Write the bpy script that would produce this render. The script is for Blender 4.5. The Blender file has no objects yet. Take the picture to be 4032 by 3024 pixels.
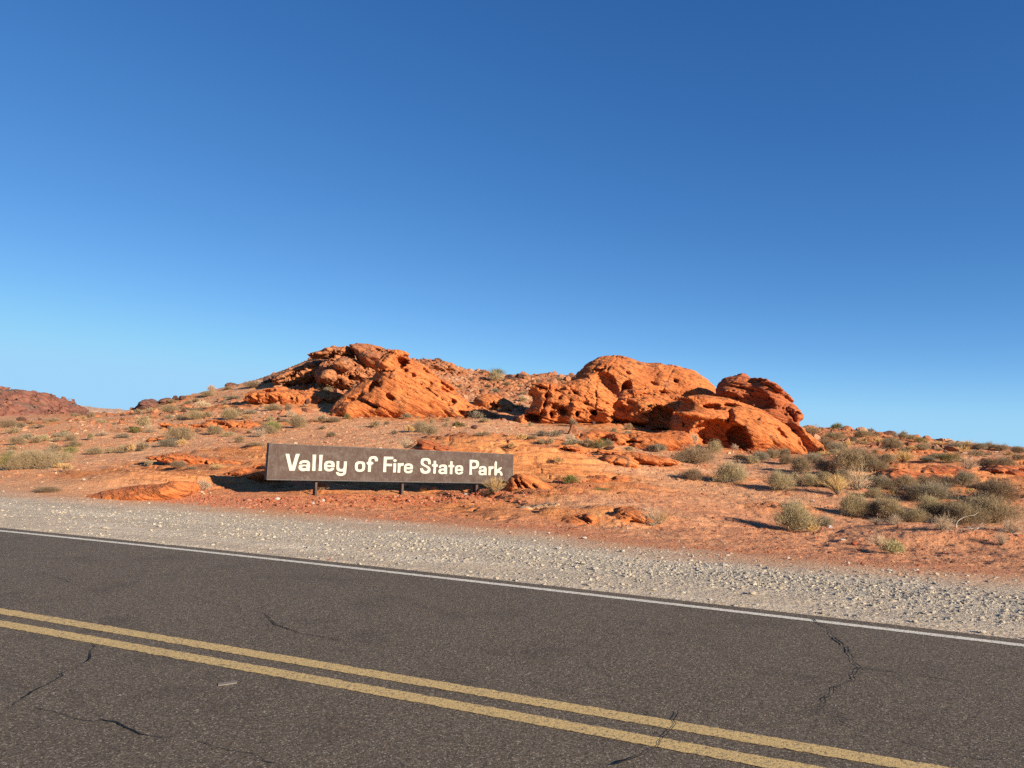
import bpy, math, random
import numpy as np
from mathutils import Vector, Matrix
from mathutils.geometry import tessellate_polygon

SC = bpy.context.scene
COL = SC.collection
R_ = math.radians

# ------------------------------------------------------------------ camera
F = 3028.0                      # focal length in pixels of the 4032 px photograph
PITCH, ROLL, CAMZ = R_(3.8), R_(1.42), 1.65
_f = np.array([0, math.cos(PITCH), math.sin(PITCH)])
_u0 = np.array([0, -math.sin(PITCH), math.cos(PITCH)])
_r0 = np.array([1.0, 0, 0])
_r = _r0 * math.cos(ROLL) + _u0 * math.sin(ROLL)
_u = -_r0 * math.sin(ROLL) + _u0 * math.cos(ROLL)
CAM = np.array([0, 0, CAMZ])
cam_d = bpy.data.cameras.new('camera')
cam = bpy.data.objects.new('camera', cam_d)
COL.objects.link(cam)
cam_d.sensor_width = 36
cam_d.lens = 36 * F / 4032
cam_d.clip_start = 0.1
cam_d.clip_end = 8000
M = Matrix(((_r[0], _u[0], -_f[0], 0), (_r[1], _u[1], -_f[1], 0), (_r[2], _u[2], -_f[2], CAMZ), (0, 0, 0, 1)))
cam.matrix_world = M
SC.camera = cam

# ------------------------------------------------------------------ world, sun, exposure
SUN_EL, SUN_AZ = 17.0, 131.0     # azimuth clockwise from +Y (the view direction)
world = bpy.data.worlds.new('World')
SC.world = world
world.use_nodes = True
nt = world.node_tree
nt.nodes.clear()
sky = nt.nodes.new('ShaderNodeTexSky')
sky.sky_type = 'NISHITA'
sky.sun_disc = False
sky.sun_elevation = R_(SUN_EL)
sky.sun_rotation = R_(SUN_AZ)
sky.altitude = 2500
sky.air_density = 0.6
sky.dust_density = 0.0
sky.ozone_density = 1.0
# the camera's rendering of blue: one gain and one power per colour channel over the whole sky
EXPO = 1.1
sp = nt.nodes.new('ShaderNodeSeparateColor'); cb = nt.nodes.new('ShaderNodeCombineColor')
nt.links.new(sky.outputs[0], sp.inputs[0])
for k, (ga, pw) in enumerate(((1.30, 1.24), (1.26, 0.93), (1.31, 0.69))):
    p_ = nt.nodes.new('ShaderNodeMath'); p_.operation = 'POWER'; p_.inputs[1].default_value = pw
    m_ = nt.nodes.new('ShaderNodeMath'); m_.operation = 'MULTIPLY'
    m_.inputs[1].default_value = ga * 0.1 ** pw / 2 ** EXPO / 0.1
    s_ = nt.nodes.new('ShaderNodeMath'); s_.operation = 'SMOOTH_MIN'        # the film's shoulder
    s_.inputs[1].default_value = (0.36, 0.67, 0.95)[k] / 2 ** EXPO / 0.1; s_.inputs[2].default_value = 0.22 / 2 ** EXPO / 0.1
    nt.links.new(sp.outputs[k], p_.inputs[0]); nt.links.new(p_.outputs[0], m_.inputs[0])
    nt.links.new(m_.outputs[0], s_.inputs[0]); nt.links.new(s_.outputs[0], cb.inputs[k])
bgn = nt.nodes.new('ShaderNodeBackground')
bgn.inputs['Strength'].default_value = 0.1
wo = nt.nodes.new('ShaderNodeOutputWorld')
nt.links.new(cb.outputs[0], bgn.inputs['Color'])
nt.links.new(bgn.outputs[0], wo.inputs['Surface'])

sun_d = bpy.data.lights.new('sun', 'SUN')
sun_d.energy = 5.0
sun_d.angle = R_(0.53)
sun_d.color = (1.0, 0.885, 0.73)
sun = bpy.data.objects.new('sun', sun_d)
COL.objects.link(sun)
_sd = Vector((math.sin(R_(SUN_AZ)) * math.cos(R_(SUN_EL)), math.cos(R_(SUN_AZ)) * math.cos(R_(SUN_EL)), math.sin(R_(SUN_EL))))
sun.rotation_euler = _sd.to_track_quat('Z', 'Y').to_euler()
sun.location = _sd * 50
SC.view_settings.view_transform = 'Standard'
SC.view_settings.look = 'None'
SC.view_settings.exposure = EXPO
SC.view_settings.gamma = 1.0
SC.view_settings.use_curve_mapping = False
SC.cycles.max_bounces = 6
SC.cycles.use_denoising = False
SC.cycles.sample_clamp_indirect = 3

# ------------------------------------------------------------------ helpers
K = 4032 / 2212.0               # a full-view crop pixel in photograph pixels


def ray(px, py):
    px = np.asarray(px, float); py = np.asarray(py, float)
    return (_f + np.multiply.outer((px - 2016) / F, _r) - np.multiply.outer((py - 1512) / F, _u))


def at_depth(px, py, Y):        # the point at forward distance Y seen in that direction
    d = ray(px, py)
    return CAM + d * (np.asarray(Y, float) / d[..., 1])[..., None]


def at_z(px, py, z=0.0):
    d = ray(px, py)
    return CAM + d * ((z - CAMZ) / d[..., 2])[..., None]


_rng = np.random.default_rng(7)
_TAB = _rng.random((64, 64, 64)).astype(np.float32)


def vn(x, y, z=None, seed=0):   # smooth value noise in -1..1
    if z is None:
        z = np.zeros_like(x)
    off = (seed * 17.31, seed * 9.77, seed * 5.13)
    xs = [np.asarray(x, np.float32) + off[0], np.asarray(y, np.float32) + off[1], np.asarray(z, np.float32) + off[2]]
    i = [np.floor(a).astype(np.int32) for a in xs]
    f = [a - b for a, b in zip(xs, i)]
    s = [a * a * (3 - 2 * a) for a in f]
    i0 = [a & 63 for a in i]
    i1 = [(a + 1) & 63 for a in i]
    T = _TAB
    def l(a, b, t): return a + (b - a) * t
    v = l(l(l(T[i0[0], i0[1], i0[2]], T[i1[0], i0[1], i0[2]], s[0]), l(T[i0[0], i1[1], i0[2]], T[i1[0], i1[1], i0[2]], s[0]), s[1]),
          l(l(T[i0[0], i0[1], i1[2]], T[i1[0], i0[1], i1[2]], s[0]), l(T[i0[0], i1[1], i1[2]], T[i1[0], i1[1], i1[2]], s[0]), s[1]), s[2])
    return v * 2 - 1


def fbm(x, y, z=None, oct=4, seed=0, gain=0.5):
    if z is None:
        z = np.zeros_like(x)
    s = 0; a = 1.0; n = 0
    for k in range(oct):
        s = s + a * vn(x, y, z, seed + k)
        n += a; a *= gain
        x, y, z = (x * 0.8 - y * 0.6) * 2.03, (x * 0.6 + y * 0.8) * 2.03, z * 2.03 + 0.37 * x
    return s / n


def sst(a, b, x):
    t = np.clip((x - a) / (b - a), 0, 1)
    return t * t * (3 - 2 * t)


def tag(o, label=None, cat=None, group=None, kind=None):
    if label: o['label'] = label
    if cat: o['category'] = cat
    if group: o['group'] = group
    if kind: o['kind'] = kind
    return o


def mesh_np(name, verts, faces, mat=None, smooth=True):
    me = bpy.data.meshes.new(name)
    verts = np.ascontiguousarray(verts, np.float32); faces = np.ascontiguousarray(faces, np.int32)
    k = faces.shape[1]
    me.vertices.add(len(verts)); me.vertices.foreach_set('co', verts.ravel())
    me.loops.add(faces.size); me.loops.foreach_set('vertex_index', faces.ravel())
    me.polygons.add(len(faces))
    me.polygons.foreach_set('loop_start', np.arange(0, faces.size, k, dtype=np.int32))
    me.polygons.foreach_set('loop_total', np.full(len(faces), k, np.int32))
    me.polygons.foreach_set('use_smooth', np.full(len(faces), smooth))
    me.update(calc_edges=True)
    if mat: me.materials.append(mat)
    return me


def obj(name, me, parent=None, loc=None):
    o = bpy.data.objects.new(name, me)
    COL.objects.link(o)
    if parent: o.parent = parent
    if loc is not None: o.location = loc
    return o


def empty(name, loc, rz=0):
    o = bpy.data.objects.new(name, None)
    COL.objects.link(o); o.location = loc; o.rotation_euler = (0, 0, rz)
    o.empty_display_size = 0.3
    return o


def attr(me, name, vals):
    a = me.attributes.new(name, 'FLOAT', 'POINT')
    a.data.foreach_set('value', np.ascontiguousarray(vals, np.float32))


# ------------------------------------------------------------------ materials
class NB:
    def __init__(s, name):
        s.m = bpy.data.materials.new(name); s.m.use_nodes = True
        s.t = s.m.node_tree; s.t.nodes.clear()
        s.out = s.n('ShaderNodeOutputMaterial'); s.b = s.n('ShaderNodeBsdfPrincipled')
        s.l(s.b.outputs[0], s.out.inputs[0])
        s.b.inputs['Roughness'].default_value = 0.9
        s.b.inputs['Specular IOR Level'].default_value = 0.25

    def n(s, typ, **kw):
        x = s.t.nodes.new(typ)
        for k, v in kw.items():
            if hasattr(x, k): setattr(x, k, v)
            else: x.inputs[k].default_value = v
        return x

    def l(s, a, b): s.t.links.new(a, b)

    def coord(s, scale=(1, 1, 1), rot=(0, 0, 0), kind='Object'):
        tc = s.n('ShaderNodeTexCoord') if kind != 'World' else s.n('ShaderNodeNewGeometry')
        src = tc.outputs['Position' if kind == 'World' else kind]
        if any(rot):                # turn first, then stretch
            mr = s.n('ShaderNodeMapping'); mr.inputs['Rotation'].default_value = rot
            s.l(src, mr.inputs[0]); src = mr.outputs[0]
        mp = s.n('ShaderNodeMapping'); mp.inputs['Scale'].default_value = scale
        s.l(src, mp.inputs[0])
        return mp.outputs[0]

    def noise(s, vec, scale, detail=5, rough=0.55, dist=0.0):
        x = s.n('ShaderNodeTexNoise'); x.inputs['Scale'].default_value = scale; x.inputs['Detail'].default_value = detail
        x.inputs['Roughness'].default_value = rough; x.inputs['Distortion'].default_value = dist
        s.l(vec, x.inputs['Vector']); return x.outputs['Fac']

    def voro(s, vec, scale, out='Distance', feature='F1', rnd=1.0):
        x = s.n('ShaderNodeTexVoronoi'); x.feature = feature; x.inputs['Scale'].default_value = scale
        x.inputs['Randomness'].default_value = rnd
        s.l(vec, x.inputs['Vector']); return x.outputs[out]

    def ramp(s, fac, stops):
        x = s.n('ShaderNodeValToRGB'); e = x.color_ramp.elements
        while len(e) < len(stops): e.new(0.5)
        for k, (p, c) in enumerate(stops):
            e[k].position = p; e[k].color = (*c, 1) if len(c) == 3 else c
        s.l(fac, x.inputs[0]); return x.outputs[0]

    def rng(s, fac, a, b, c=0.0, d=1.0):
        x = s.n('ShaderNodeMapRange'); x.inputs[1].default_value = a; x.inputs[2].default_value = b
        x.inputs[3].default_value = c; x.inputs[4].default_value = d
        s.l(fac, x.inputs[0]); return x.outputs[0]

    def mix(s, fac, a, b, mode='MIX'):
        x = s.n('ShaderNodeMix'); x.data_type = 'RGBA'; x.blend_type = mode
        for sock, v in ((x.inputs['Factor'], fac), (x.inputs['A'], a), (x.inputs['B'], b)):
            pass
        ia, ib = [i for i in x.inputs if i.type == 'RGBA'][:2]
        fi = x.inputs[0]
        for sock, v in ((fi, fac), (ia, a), (ib, b)):
            if isinstance(v, (int, float)): sock.default_value = v
            elif isinstance(v, tuple): sock.default_value = (*v, 1)
            else: s.l(v, sock)
        return [o for o in x.outputs if o.type == 'RGBA'][0]

    def math(s, op, a, b=0.0, c=0.0):
        x = s.n('ShaderNodeMath'); x.operation = op
        for k, v in enumerate((a, b, c)):
            if isinstance(v, (int, float)): x.inputs[k].default_value = v
            else: s.l(v, x.inputs[k])
        return x.outputs[0]

    def at(s, name):
        x = s.n('ShaderNodeAttribute'); x.attribute_name = name; return x.outputs['Fac']

    def bump(s, h, strength=0.5, dist=0.1, prev=None):
        x = s.n('ShaderNodeBump'); x.inputs['Strength'].default_value = strength; x.inputs['Distance'].default_value = dist
        s.l(h, x.inputs['Height'])
        if prev: s.l(prev, x.inputs['Normal'])
        return x.outputs[0]

    def done(s, col=None, nrm=None, rough=None):
        if col is not None:
            if isinstance(col, tuple): s.b.inputs['Base Color'].default_value = (*col, 1)
            else: s.l(col, s.b.inputs['Base Color'])
        if nrm is not None: s.l(nrm, s.b.inputs['Normal'])
        if rough is not None:
            if isinstance(rough, (int, float)): s.b.inputs['Roughness'].default_value = rough
            else: s.l(rough, s.b.inputs['Roughness'])
        return s.m


def sandstone(name, c1, c2, c3, varnish=0.0, tilt=0.45, kind='World', scale=1.0, lines=1.0):
    b = NB(name)
    v = b.coord(kind=kind)
    lay = b.coord(scale=(0.5, 0.5, 5.0), rot=(0.1, -tilt, 0), kind=kind)
    lay2 = b.coord(scale=(0.22, 0.22, 2.6), rot=(0.05, -tilt - 0.06, 0), kind=kind)
    n1 = b.noise(v, 0.45 * scale, 6, 0.6)
    n2 = b.noise(lay, 1.6 * scale, 6, 0.65, 0.6)
    n3 = b.noise(v, 7 * scale, 6, 0.7)
    n5 = b.noise(lay2, 1.3 * scale, 4, 0.55, 0.35)
    line = b.rng(b.math('ABSOLUTE', b.math('SUBTRACT', b.math('FRACT', b.math('MULTIPLY', n5, 9.0)), 0.5)), 0.0, 0.13, 1.0, 0.0)
    line = b.math('MULTIPLY', line, b.rng(n1, 0.35, 0.6, 0.25, 1.0))
    col = b.ramp(n1, [(0.3, c2), (0.52, c1), (0.75, c3)])
    col = b.mix(b.rng(n2, 0.35, 0.7, 0.0, 0.5), col, c2)
    col = b.mix(b.rng(n3, 0.3, 0.75, 0.0, 0.45), col, c3)
    col = b.mix(b.math('MULTIPLY', line, 0.40 * lines), col, tuple(0.45 * x for x in c2))
    if varnish:
        nv = b.noise(v, 0.9 * scale, 7, 0.72, 0.4)
        col = b.mix(b.rng(nv, 0.64 - 0.12 * varnish, 0.66 - 0.1 * varnish, 0, 0.75), col, (0.11, 0.07, 0.05))
    n4 = b.noise(v, 26 * scale, 5, 0.7)
    bp = b.bump(n2, 0.7, 0.18)
    bp = b.bump(line, 0.9 * lines, -0.12, bp)
    bp = b.bump(n3, 0.6, 0.08, bp)
    bp = b.bump(n4, 0.4, 0.02, bp)
    return b.done(col, bp, 0.95)


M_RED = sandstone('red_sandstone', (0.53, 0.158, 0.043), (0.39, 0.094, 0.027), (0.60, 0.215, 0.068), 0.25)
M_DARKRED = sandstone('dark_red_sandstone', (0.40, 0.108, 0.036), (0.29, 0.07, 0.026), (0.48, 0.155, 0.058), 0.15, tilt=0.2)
M_BRN = sandstone('brown_varnished_sandstone', (0.42, 0.150, 0.056), (0.28, 0.09, 0.038), (0.50, 0.21, 0.090), 0.6, tilt=0.5)
M_BOULD = sandstone('boulder_sandstone', (0.40, 0.14, 0.06), (0.25, 0.08, 0.04), (0.50, 0.21, 0.10), 0.5, kind='Object', scale=1.2)
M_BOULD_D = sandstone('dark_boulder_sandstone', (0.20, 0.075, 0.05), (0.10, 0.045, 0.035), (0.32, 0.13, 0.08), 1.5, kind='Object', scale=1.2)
M_RIDGE = sandstone('far_ridge_sandstone', (0.19, 0.072, 0.046), (0.12, 0.045, 0.032), (0.29, 0.125, 0.075), 0.9, tilt=0.6, scale=0.2)


def mat_terrain():
    b = NB('desert_ground')
    v = b.coord(kind='World')
    gravel, rock, red, brown = b.at('gravel'), b.at('rock'), b.at('red'), b.at('brown')
    # dirt
    n1 = b.noise(v, 0.5, 6, 0.6)
    n2 = b.noise(v, 9, 6, 0.75)
    n3 = b.noise(v, 38, 4, 0.75)
    dirt = b.ramp(n1, [(0.3, (0.47, 0.185, 0.068)), (0.55, (0.56, 0.260, 0.108)), (0.75, (0.62, 0.345, 0.165))])
    dirt = b.mix(b.rng(n2, 0.35, 0.72, 0, 0.6), dirt, (0.54, 0.29, 0.165))
    dirt = b.mix(b.rng(n3, 0.55, 0.75, 0, 0.7), dirt, (0.66, 0.46, 0.32))
    dirt = b.mix(b.rng(n3, 0.42, 0.28, 0, 0.6), dirt, (0.26, 0.11, 0.06))
    # slickrock
    lay = b.coord(scale=(0.35, 0.9, 4.0), rot=(0.05, 0.12, 0.35), kind='World')
    s1 = b.noise(lay, 1.3, 7, 0.68, 0.8)
    s2 = b.noise(v, 3.2, 7, 0.7, 0.3)
    rk = b.ramp(s1, [(0.32, (0.37, 0.100, 0.028)), (0.5, (0.53, 0.182, 0.052)), (0.68, (0.63, 0.275, 0.090))])
    rk = b.mix(b.rng(s2, 0.55, 0.8, 0, 0.55), rk, (0.66, 0.34, 0.16))
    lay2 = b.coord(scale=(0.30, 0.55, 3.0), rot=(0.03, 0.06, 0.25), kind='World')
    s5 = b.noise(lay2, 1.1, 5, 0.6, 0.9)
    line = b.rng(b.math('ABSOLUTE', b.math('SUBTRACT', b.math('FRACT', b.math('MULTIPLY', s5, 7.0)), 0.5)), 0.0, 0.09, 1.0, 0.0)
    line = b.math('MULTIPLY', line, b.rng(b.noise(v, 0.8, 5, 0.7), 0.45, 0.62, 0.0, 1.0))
    rk = b.mix(b.math('MULTIPLY', line, 0.5), rk, (0.12, 0.035, 0.014))  # thin dark lines: cracks, and painted shade of undercut ledges
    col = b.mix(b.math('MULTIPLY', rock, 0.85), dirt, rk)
    rubble = b.ramp(b.voro(v, 4.2, 'Color'), [(0.2, (0.19, 0.065, 0.032)), (0.5, (0.34, 0.13, 0.055)), (0.8, (0.46, 0.205, 0.095))])
    col = b.mix(b.math('MULTIPLY', brown, 0.7), col, rubble)
    col = b.mix(b.math('MULTIPLY', red, 0.6), col, b.mix(b.rng(n2, 0.3, 0.7), (0.40, 0.105, 0.04), (0.50, 0.175, 0.08)))
    # pale gravel shoulder
    g1 = b.noise(v, 1.2, 6, 0.65)
    g2 = b.noise(v, 60, 3, 0.8)
    gv = b.voro(v, 42, 'Color')
    coarse = b.at('coarse')
    fine = b.ramp(g1, [(0.3, (0.52, 0.375, 0.235)), (0.7, (0.64, 0.50, 0.335))])
    crs = b.ramp(g1, [(0.3, (0.50, 0.42, 0.31)), (0.7, (0.62, 0.54, 0.42))])
    gcol = b.mix(coarse, fine, crs)
    track = b.noise(b.coord(scale=(0.10, 1.0, 1), rot=(0, 0, R_(22.8)), kind='World'), 1.5, 5, 0.6)
    gcol = b.mix(b.rng(track, 0.42, 0.60, 0.55, 0.0), gcol, (0.40, 0.30, 0.20))
    gcol = b.mix(b.rng(track, 0.55, 0.68, 0.0, 0.6), gcol, (0.68, 0.57, 0.42))
    gcol = b.mix(b.rng(gv, 0.15, 0.85, 0, 0.5), gcol, (0.62, 0.53, 0.40))
    gcol = b.mix(b.math('MULTIPLY', b.rng(b.noise(v, 17, 5, 0.85), 0.47, 0.36, 0, 0.9), b.rng(coarse, 0, 1, 0.35, 1)), gcol, (0.16, 0.135, 0.105))
    gcol = b.mix(b.rng(g2, 0.5, 0.38, 0, 0.6), gcol, (0.17, 0.14, 0.10))
    col = b.mix(gravel, col, gcol)
    # bump
    h1 = b.bump(s1, 0.6, 0.14)
    h1 = b.bump(b.math('MULTIPLY', line, rock), 0.8, -0.08, h1)
    h2 = b.bump(b.voro(v, 22), 0.5, 0.02, h1)
    h3 = b.bump(n2, 0.6, 0.05, h2)
    h4 = b.bump(n3, 0.8, 0.016, h3)
    return b.done(col, h4, 0.97)


M_TERR = mat_terrain()


def mat_asphalt():
    b = NB('asphalt')
    v = b.coord(kind='World')
    big = b.noise(v, 0.35, 4, 0.5)
    str_ = b.noise(b.coord(scale=(0.12, 1.0, 1), rot=(0, 0, R_(22.8)), kind='World'), 1.1, 4, 0.6)
    vc = b.voro(v, 120, 'Color')
    n2 = b.noise(v, 130, 3, 0.8)
    n3 = b.noise(v, 34, 5, 0.85)
    base = b.ramp(big, [(0.3, (0.098, 0.075, 0.050)), (0.7, (0.130, 0.101, 0.068))])
    base = b.mix(b.rng(str_, 0.35, 0.68, 0, 0.5), base, (0.120, 0.090, 0.062))
    vd = b.voro(v, 75, 'Color')
    sx1 = b.n('ShaderNodeSeparateColor'); b.l(vc, sx1.inputs[0])
    sx2 = b.n('ShaderNodeSeparateColor'); b.l(vd, sx2.inputs[0])
    c1r, c1g, c2r, c2g = sx1.outputs[0], sx1.outputs[1], sx2.outputs[0], sx2.outputs[1]
    col = b.mix(b.rng(c1r, 0.35, 1.0, 0, 0.75), base, (0.175, 0.133, 0.094))
    col = b.mix(b.rng(c1r, 0.40, 0.15, 0, 0.5), col, (0.026, 0.019, 0.014))
    col = b.mix(b.rng(c2r, 0.80, 0.9, 0, 0.35), col, (0.24, 0.19, 0.135))
    col = b.mix(b.rng(c2g, 0.20, 0.10, 0, 0.4), col, (0.03, 0.022, 0.016))
    col = b.mix(b.rng(c1g, 0.90, 0.94, 0, 0.6), col, (0.42, 0.35, 0.26))
    col = b.mix(b.rng(n3, 0.46, 0.32, 0, 0.7), col, (0.022, 0.017, 0.014))
    patch = b.noise(v, 1.3, 5, 0.65)
    col = b.mix(b.rng(patch, 0.54, 0.66, 0, 0.30), col, (0.03, 0.022, 0.018))
    bp = b.bump(vc, 0.7, 0.010)
    bp = b.bump(n3, 0.8, 0.018, bp)
    return b.done(col, bp, 0.9)


def mat_paint(name, c, dirtc, wear):
    b = NB(name)
    v = b.coord(kind='World')
    n1 = b.noise(v, 40, 6, 0.8)
    n2 = b.noise(v, 2.2, 4, 0.6)
    vc = b.voro(v, 95, 'Color')
    col = b.mix(b.rng(n2, 0.3, 0.7, 0, 0.45), c, dirtc)
    col = b.mix(b.rng(vc, 0.3, 0.9, 0, 0.35), col, tuple(min(1, x * 1.35) for x in c))
    col = b.mix(b.rng(b.noise(v, 16, 6, 0.8), 0.42, 0.34, 0, 0.8), col, (0.09, 0.07, 0.05))
    col = b.mix(b.rng(n1, wear, wear - 0.06, 0, 0.85), col, (0.11, 0.09, 0.075))
    bp = b.bump(vc, 0.5, 0.005)
    bp = b.bump(n1, 0.6, 0.008, bp)
    return b.done(col, bp, 0.8)


M_ASPH = mat_asphalt()
M_WHITE = mat_paint('white_road_paint', (0.62, 0.57, 0.46), (0.46, 0.41, 0.32), 0.45)
M_YEL = mat_paint('yellow_road_paint', (0.54, 0.37, 0.145), (0.40, 0.28, 0.125), 0.475)
_b = NB('crack_dark'); M_CRACK = _b.done((0.012, 0.010, 0.009), None, 0.9)  # near-black tone of the flat strips that stand for cracks


def mat_sign():
    b = NB('weathered_brown_steel')
    v = b.coord(kind='Object')
    vs = b.coord(scale=(3.0, 1, 0.6), kind='Object')
    n1 = b.noise(v, 3.4, 7, 0.7)
    n2 = b.noise(vs, 9, 6, 0.7)
    n3 = b.noise(v, 16, 6, 0.75)
    col = b.ramp(n1, [(0.32, (0.046, 0.022, 0.016)), (0.50, (0.064, 0.040, 0.030)), (0.68, (0.105, 0.082, 0.066))])
    col = b.mix(b.rng(n2, 0.45, 0.75, 0, 0.55), col, (0.125, 0.104, 0.086))
    col = b.mix(b.rng(n3, 0.47, 0.62, 0, 0.75), col, (0.050, 0.024, 0.017))
    # pale weathered rim along the lower and upper edge (object z in metres)
    sx = b.n('ShaderNodeSeparateXYZ'); b.l(b.coord(kind='Object'), sx.inputs[0])
    return b.done(col, b.bump(n3, 0.15, 0.01), 0.75)


M_SIGN = mat_sign()
_b = NB('galvanised_brown_edge'); _v = _b.coord(kind='Object')
M_EDGE = _b.done(_b.ramp(_b.noise(_v, 12, 6, 0.8), [(0.35, (0.06, 0.05, 0.045)), (0.7, (0.125, 0.112, 0.098))]), None, 0.7)
_b = NB('cream_letter_paint'); _v = _b.coord(kind='Object')
M_LET = _b.done(_b.mix(_b.rng(_b.noise(_v, 28, 6, 0.8), 0.63, 0.70, 0, 0.6), (0.42, 0.395, 0.315), (0.31, 0.24, 0.165)), None, 0.7)


def mat_plant(name, c1, c2, trans=0.25):
    b = NB(name)
    v = b.coord(kind='World')
    oi = b.n('ShaderNodeObjectInfo')
    n = b.noise(v, 7, 4, 0.7)
    col = b.mix(b.rng(n, 0.35, 0.7), c1, c2)
    hsv = b.n('ShaderNodeHueSaturation')
    b.l(b.rng(oi.outputs['Random'], 0, 1, 0.80, 1.18), hsv.inputs['Value'])
    b.l(b.rng(oi.outputs['Random'], 0, 1, 0.492, 0.51), hsv.inputs['Hue'])
    b.l(col, hsv.inputs['Color'])
    b.done(hsv.outputs[0], None, 0.9)
    tr = b.n('ShaderNodeBsdfTranslucent'); b.l(hsv.outputs[0], tr.inputs['Color'])
    ms = b.n('ShaderNodeMixShader'); ms.inputs[0].default_value = trans
    b.l(b.b.outputs[0], ms.inputs[1]); b.l(tr.outputs[0], ms.inputs[2]); b.l(ms.outputs[0], b.out.inputs[0])
    return b.m


M_PL = {
    'sage': mat_plant('sage_grey_foliage', (0.274, 0.194, 0.108), (0.389, 0.276, 0.153)),
    'olive': mat_plant('olive_yellow_foliage', (0.31, 0.232, 0.125), (0.42, 0.320, 0.180)),
    'grey': mat_plant('blue_grey_foliage', (0.240, 0.188, 0.120), (0.331, 0.261, 0.166)),
    'green': mat_plant('green_creosote_foliage', (0.166, 0.154, 0.043), (0.257, 0.220, 0.072)),
    'dry': mat_plant('dry_pale_twigs', (0.497, 0.360, 0.221), (0.662, 0.485, 0.305)),
    'straw': mat_plant('straw_coloured_foliage', (0.530, 0.346, 0.143), (0.696, 0.462, 0.202)),
    'pale': mat_plant('pale_green_leaves', (0.431, 0.382, 0.163), (0.613, 0.514, 0.247)),
}
M_STEM = mat_plant('grey_brown_stems', (0.16, 0.125, 0.09), (0.26, 0.21, 0.16), 0.0)


def mat_stone(name, cols, b1=0.4):
    b = NB(name)
    oi = b.n('ShaderNodeObjectInfo')
    v = b.coord(kind='Object')
    st = [(k / (len(cols)), c) for k, c in enumerate(cols)]
    col = b.ramp(oi.outputs['Random'], st)
    col = b.mix(b.rng(b.noise(v, 3, 5, 0.7), 0.35, 0.7, 0, b1), col, tuple(x * 0.6 for x in cols[0]))
    return b.done(col, b.bump(b.noise(v, 5, 5, 0.7), 0.5, 0.2), 0.9)


M_GREY = mat_stone('grey_gravel_stone', [(0.46, 0.39, 0.29), (0.34, 0.29, 0.225), (0.54, 0.46, 0.34), (0.24, 0.21, 0.17), (0.50, 0.38, 0.25), (0.58, 0.49, 0.36)])
M_PINK = mat_stone('pink_desert_pebble', [(0.50, 0.23, 0.10), (0.38, 0.14, 0.06), (0.56, 0.32, 0.17), (0.28, 0.09, 0.04), (0.54, 0.27, 0.12), (0.58, 0.40, 0.25)])
M_REDST = mat_stone('red_soil_stone', [(0.40, 0.11, 0.045), (0.46, 0.16, 0.08), (0.34, 0.085, 0.035), (0.52, 0.24, 0.14), (0.40, 0.12, 0.05)])
M_PALEST = mat_stone('pale_stone', [(0.48, 0.42, 0.33), (0.44, 0.37, 0.28), (0.52, 0.46, 0.38)], 0.3)

# ------------------------------------------------------------------ lie of the land
# (x, y in full-view crop pixels, forward distance) of ground that the photograph shows; z follows from the view
_CP = [
    (20, 1000, 22), (20, 950, 34), (20, 912, 60), (20, 900, 95), (150, 925, 42), (150, 905, 75), (150, 965, 28), (150, 1010, 20),
    (250, 900, 70), (250, 893, 110), (250, 930, 36), (250, 975, 26), (300, 1010, 19.5), (400, 1020, 18.3), (400, 985, 23),
    (330, 900, 58), (330, 884, 66), (400, 858, 68), (400, 885, 58), (400, 915, 43), (400, 945, 32),
    (490, 838, 70), (490, 865, 62), (490, 895, 47), (490, 930, 35), (550, 825, 72), (600, 806, 74), (600, 850, 61), (600, 890, 47),
    (600, 925, 35), (570, 960, 26), (660, 780, 75), (660, 830, 65), (650, 870, 54), (700, 900, 45), (740, 760, 76), (740, 800, 68),
    (740, 905, 46), (830, 765, 77), (830, 905, 46), (830, 935, 31), (830, 955, 25), (900, 780, 79), (950, 783, 80), (1000, 800, 80), (960, 905, 46),
    (1060, 812, 80), (1060, 840, 68), (1060, 870, 58), (1060, 893, 50), (1060, 915, 40), (1100, 940, 31), (1000, 960, 25),
    (1150, 812, 80), (1150, 850, 66), (1130, 900, 50), (1150, 925, 40), (1240, 815, 80), (1240, 930, 39), (1350, 940, 37), (1450, 948, 40),
    (1250, 965, 29), (1400, 985, 27), (1130, 1000, 21), (1130, 1045, 17.5), (1300, 1010, 21.5), (1300, 1060, 16.5),
    (1553, 972, 38.5), (1553, 986, 32), (1650, 978, 38), (1760, 978, 38.5), (1160, 912, 44), (1250, 913, 44), (1350, 920, 43.5), (1600, 985, 32), (1600, 1005, 27), (1520, 1050, 20), (1850, 968, 37), (1780, 925, 58), (1850, 933, 56),
    (1850, 960, 40), (1920, 944, 52), (1990, 955, 48), (1990, 975, 38), (2100, 965, 44), (2212, 970, 42), (2212, 985, 34),
    (1750, 1000, 28), (1900, 1000, 29), (1850, 1060, 19), (2050, 1010, 27), (2180, 1020, 25), (2050, 1080, 18), (2180, 1120, 15.5),
    (1750, 1090, 17), (1900, 1120, 15.5), (1600, 1100, 16), (2100, 1160, 13.2), (1900, 1170, 12.8), (1700, 1150, 13.6),
]
_cp = np.array(_CP, float)
_cp[:, 2] *= 1 + 0.22 * np.clip((45 - _cp[:, 2]) / 31, 0, 1)
_P = at_depth(_cp[:, 0] * K, _cp[:, 1] * K, _cp[:, 2])
_extra = []
for X in (-60, -30, -15, -8, 0, 5, 9, 20, 40):      # the flat strip along the road
    for dy in (0.0, 3.0):
        _extra.append((X, 9.6 - 0.42 * X + dy - (0 if X < 10 else 1.0), 0.0))
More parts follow.
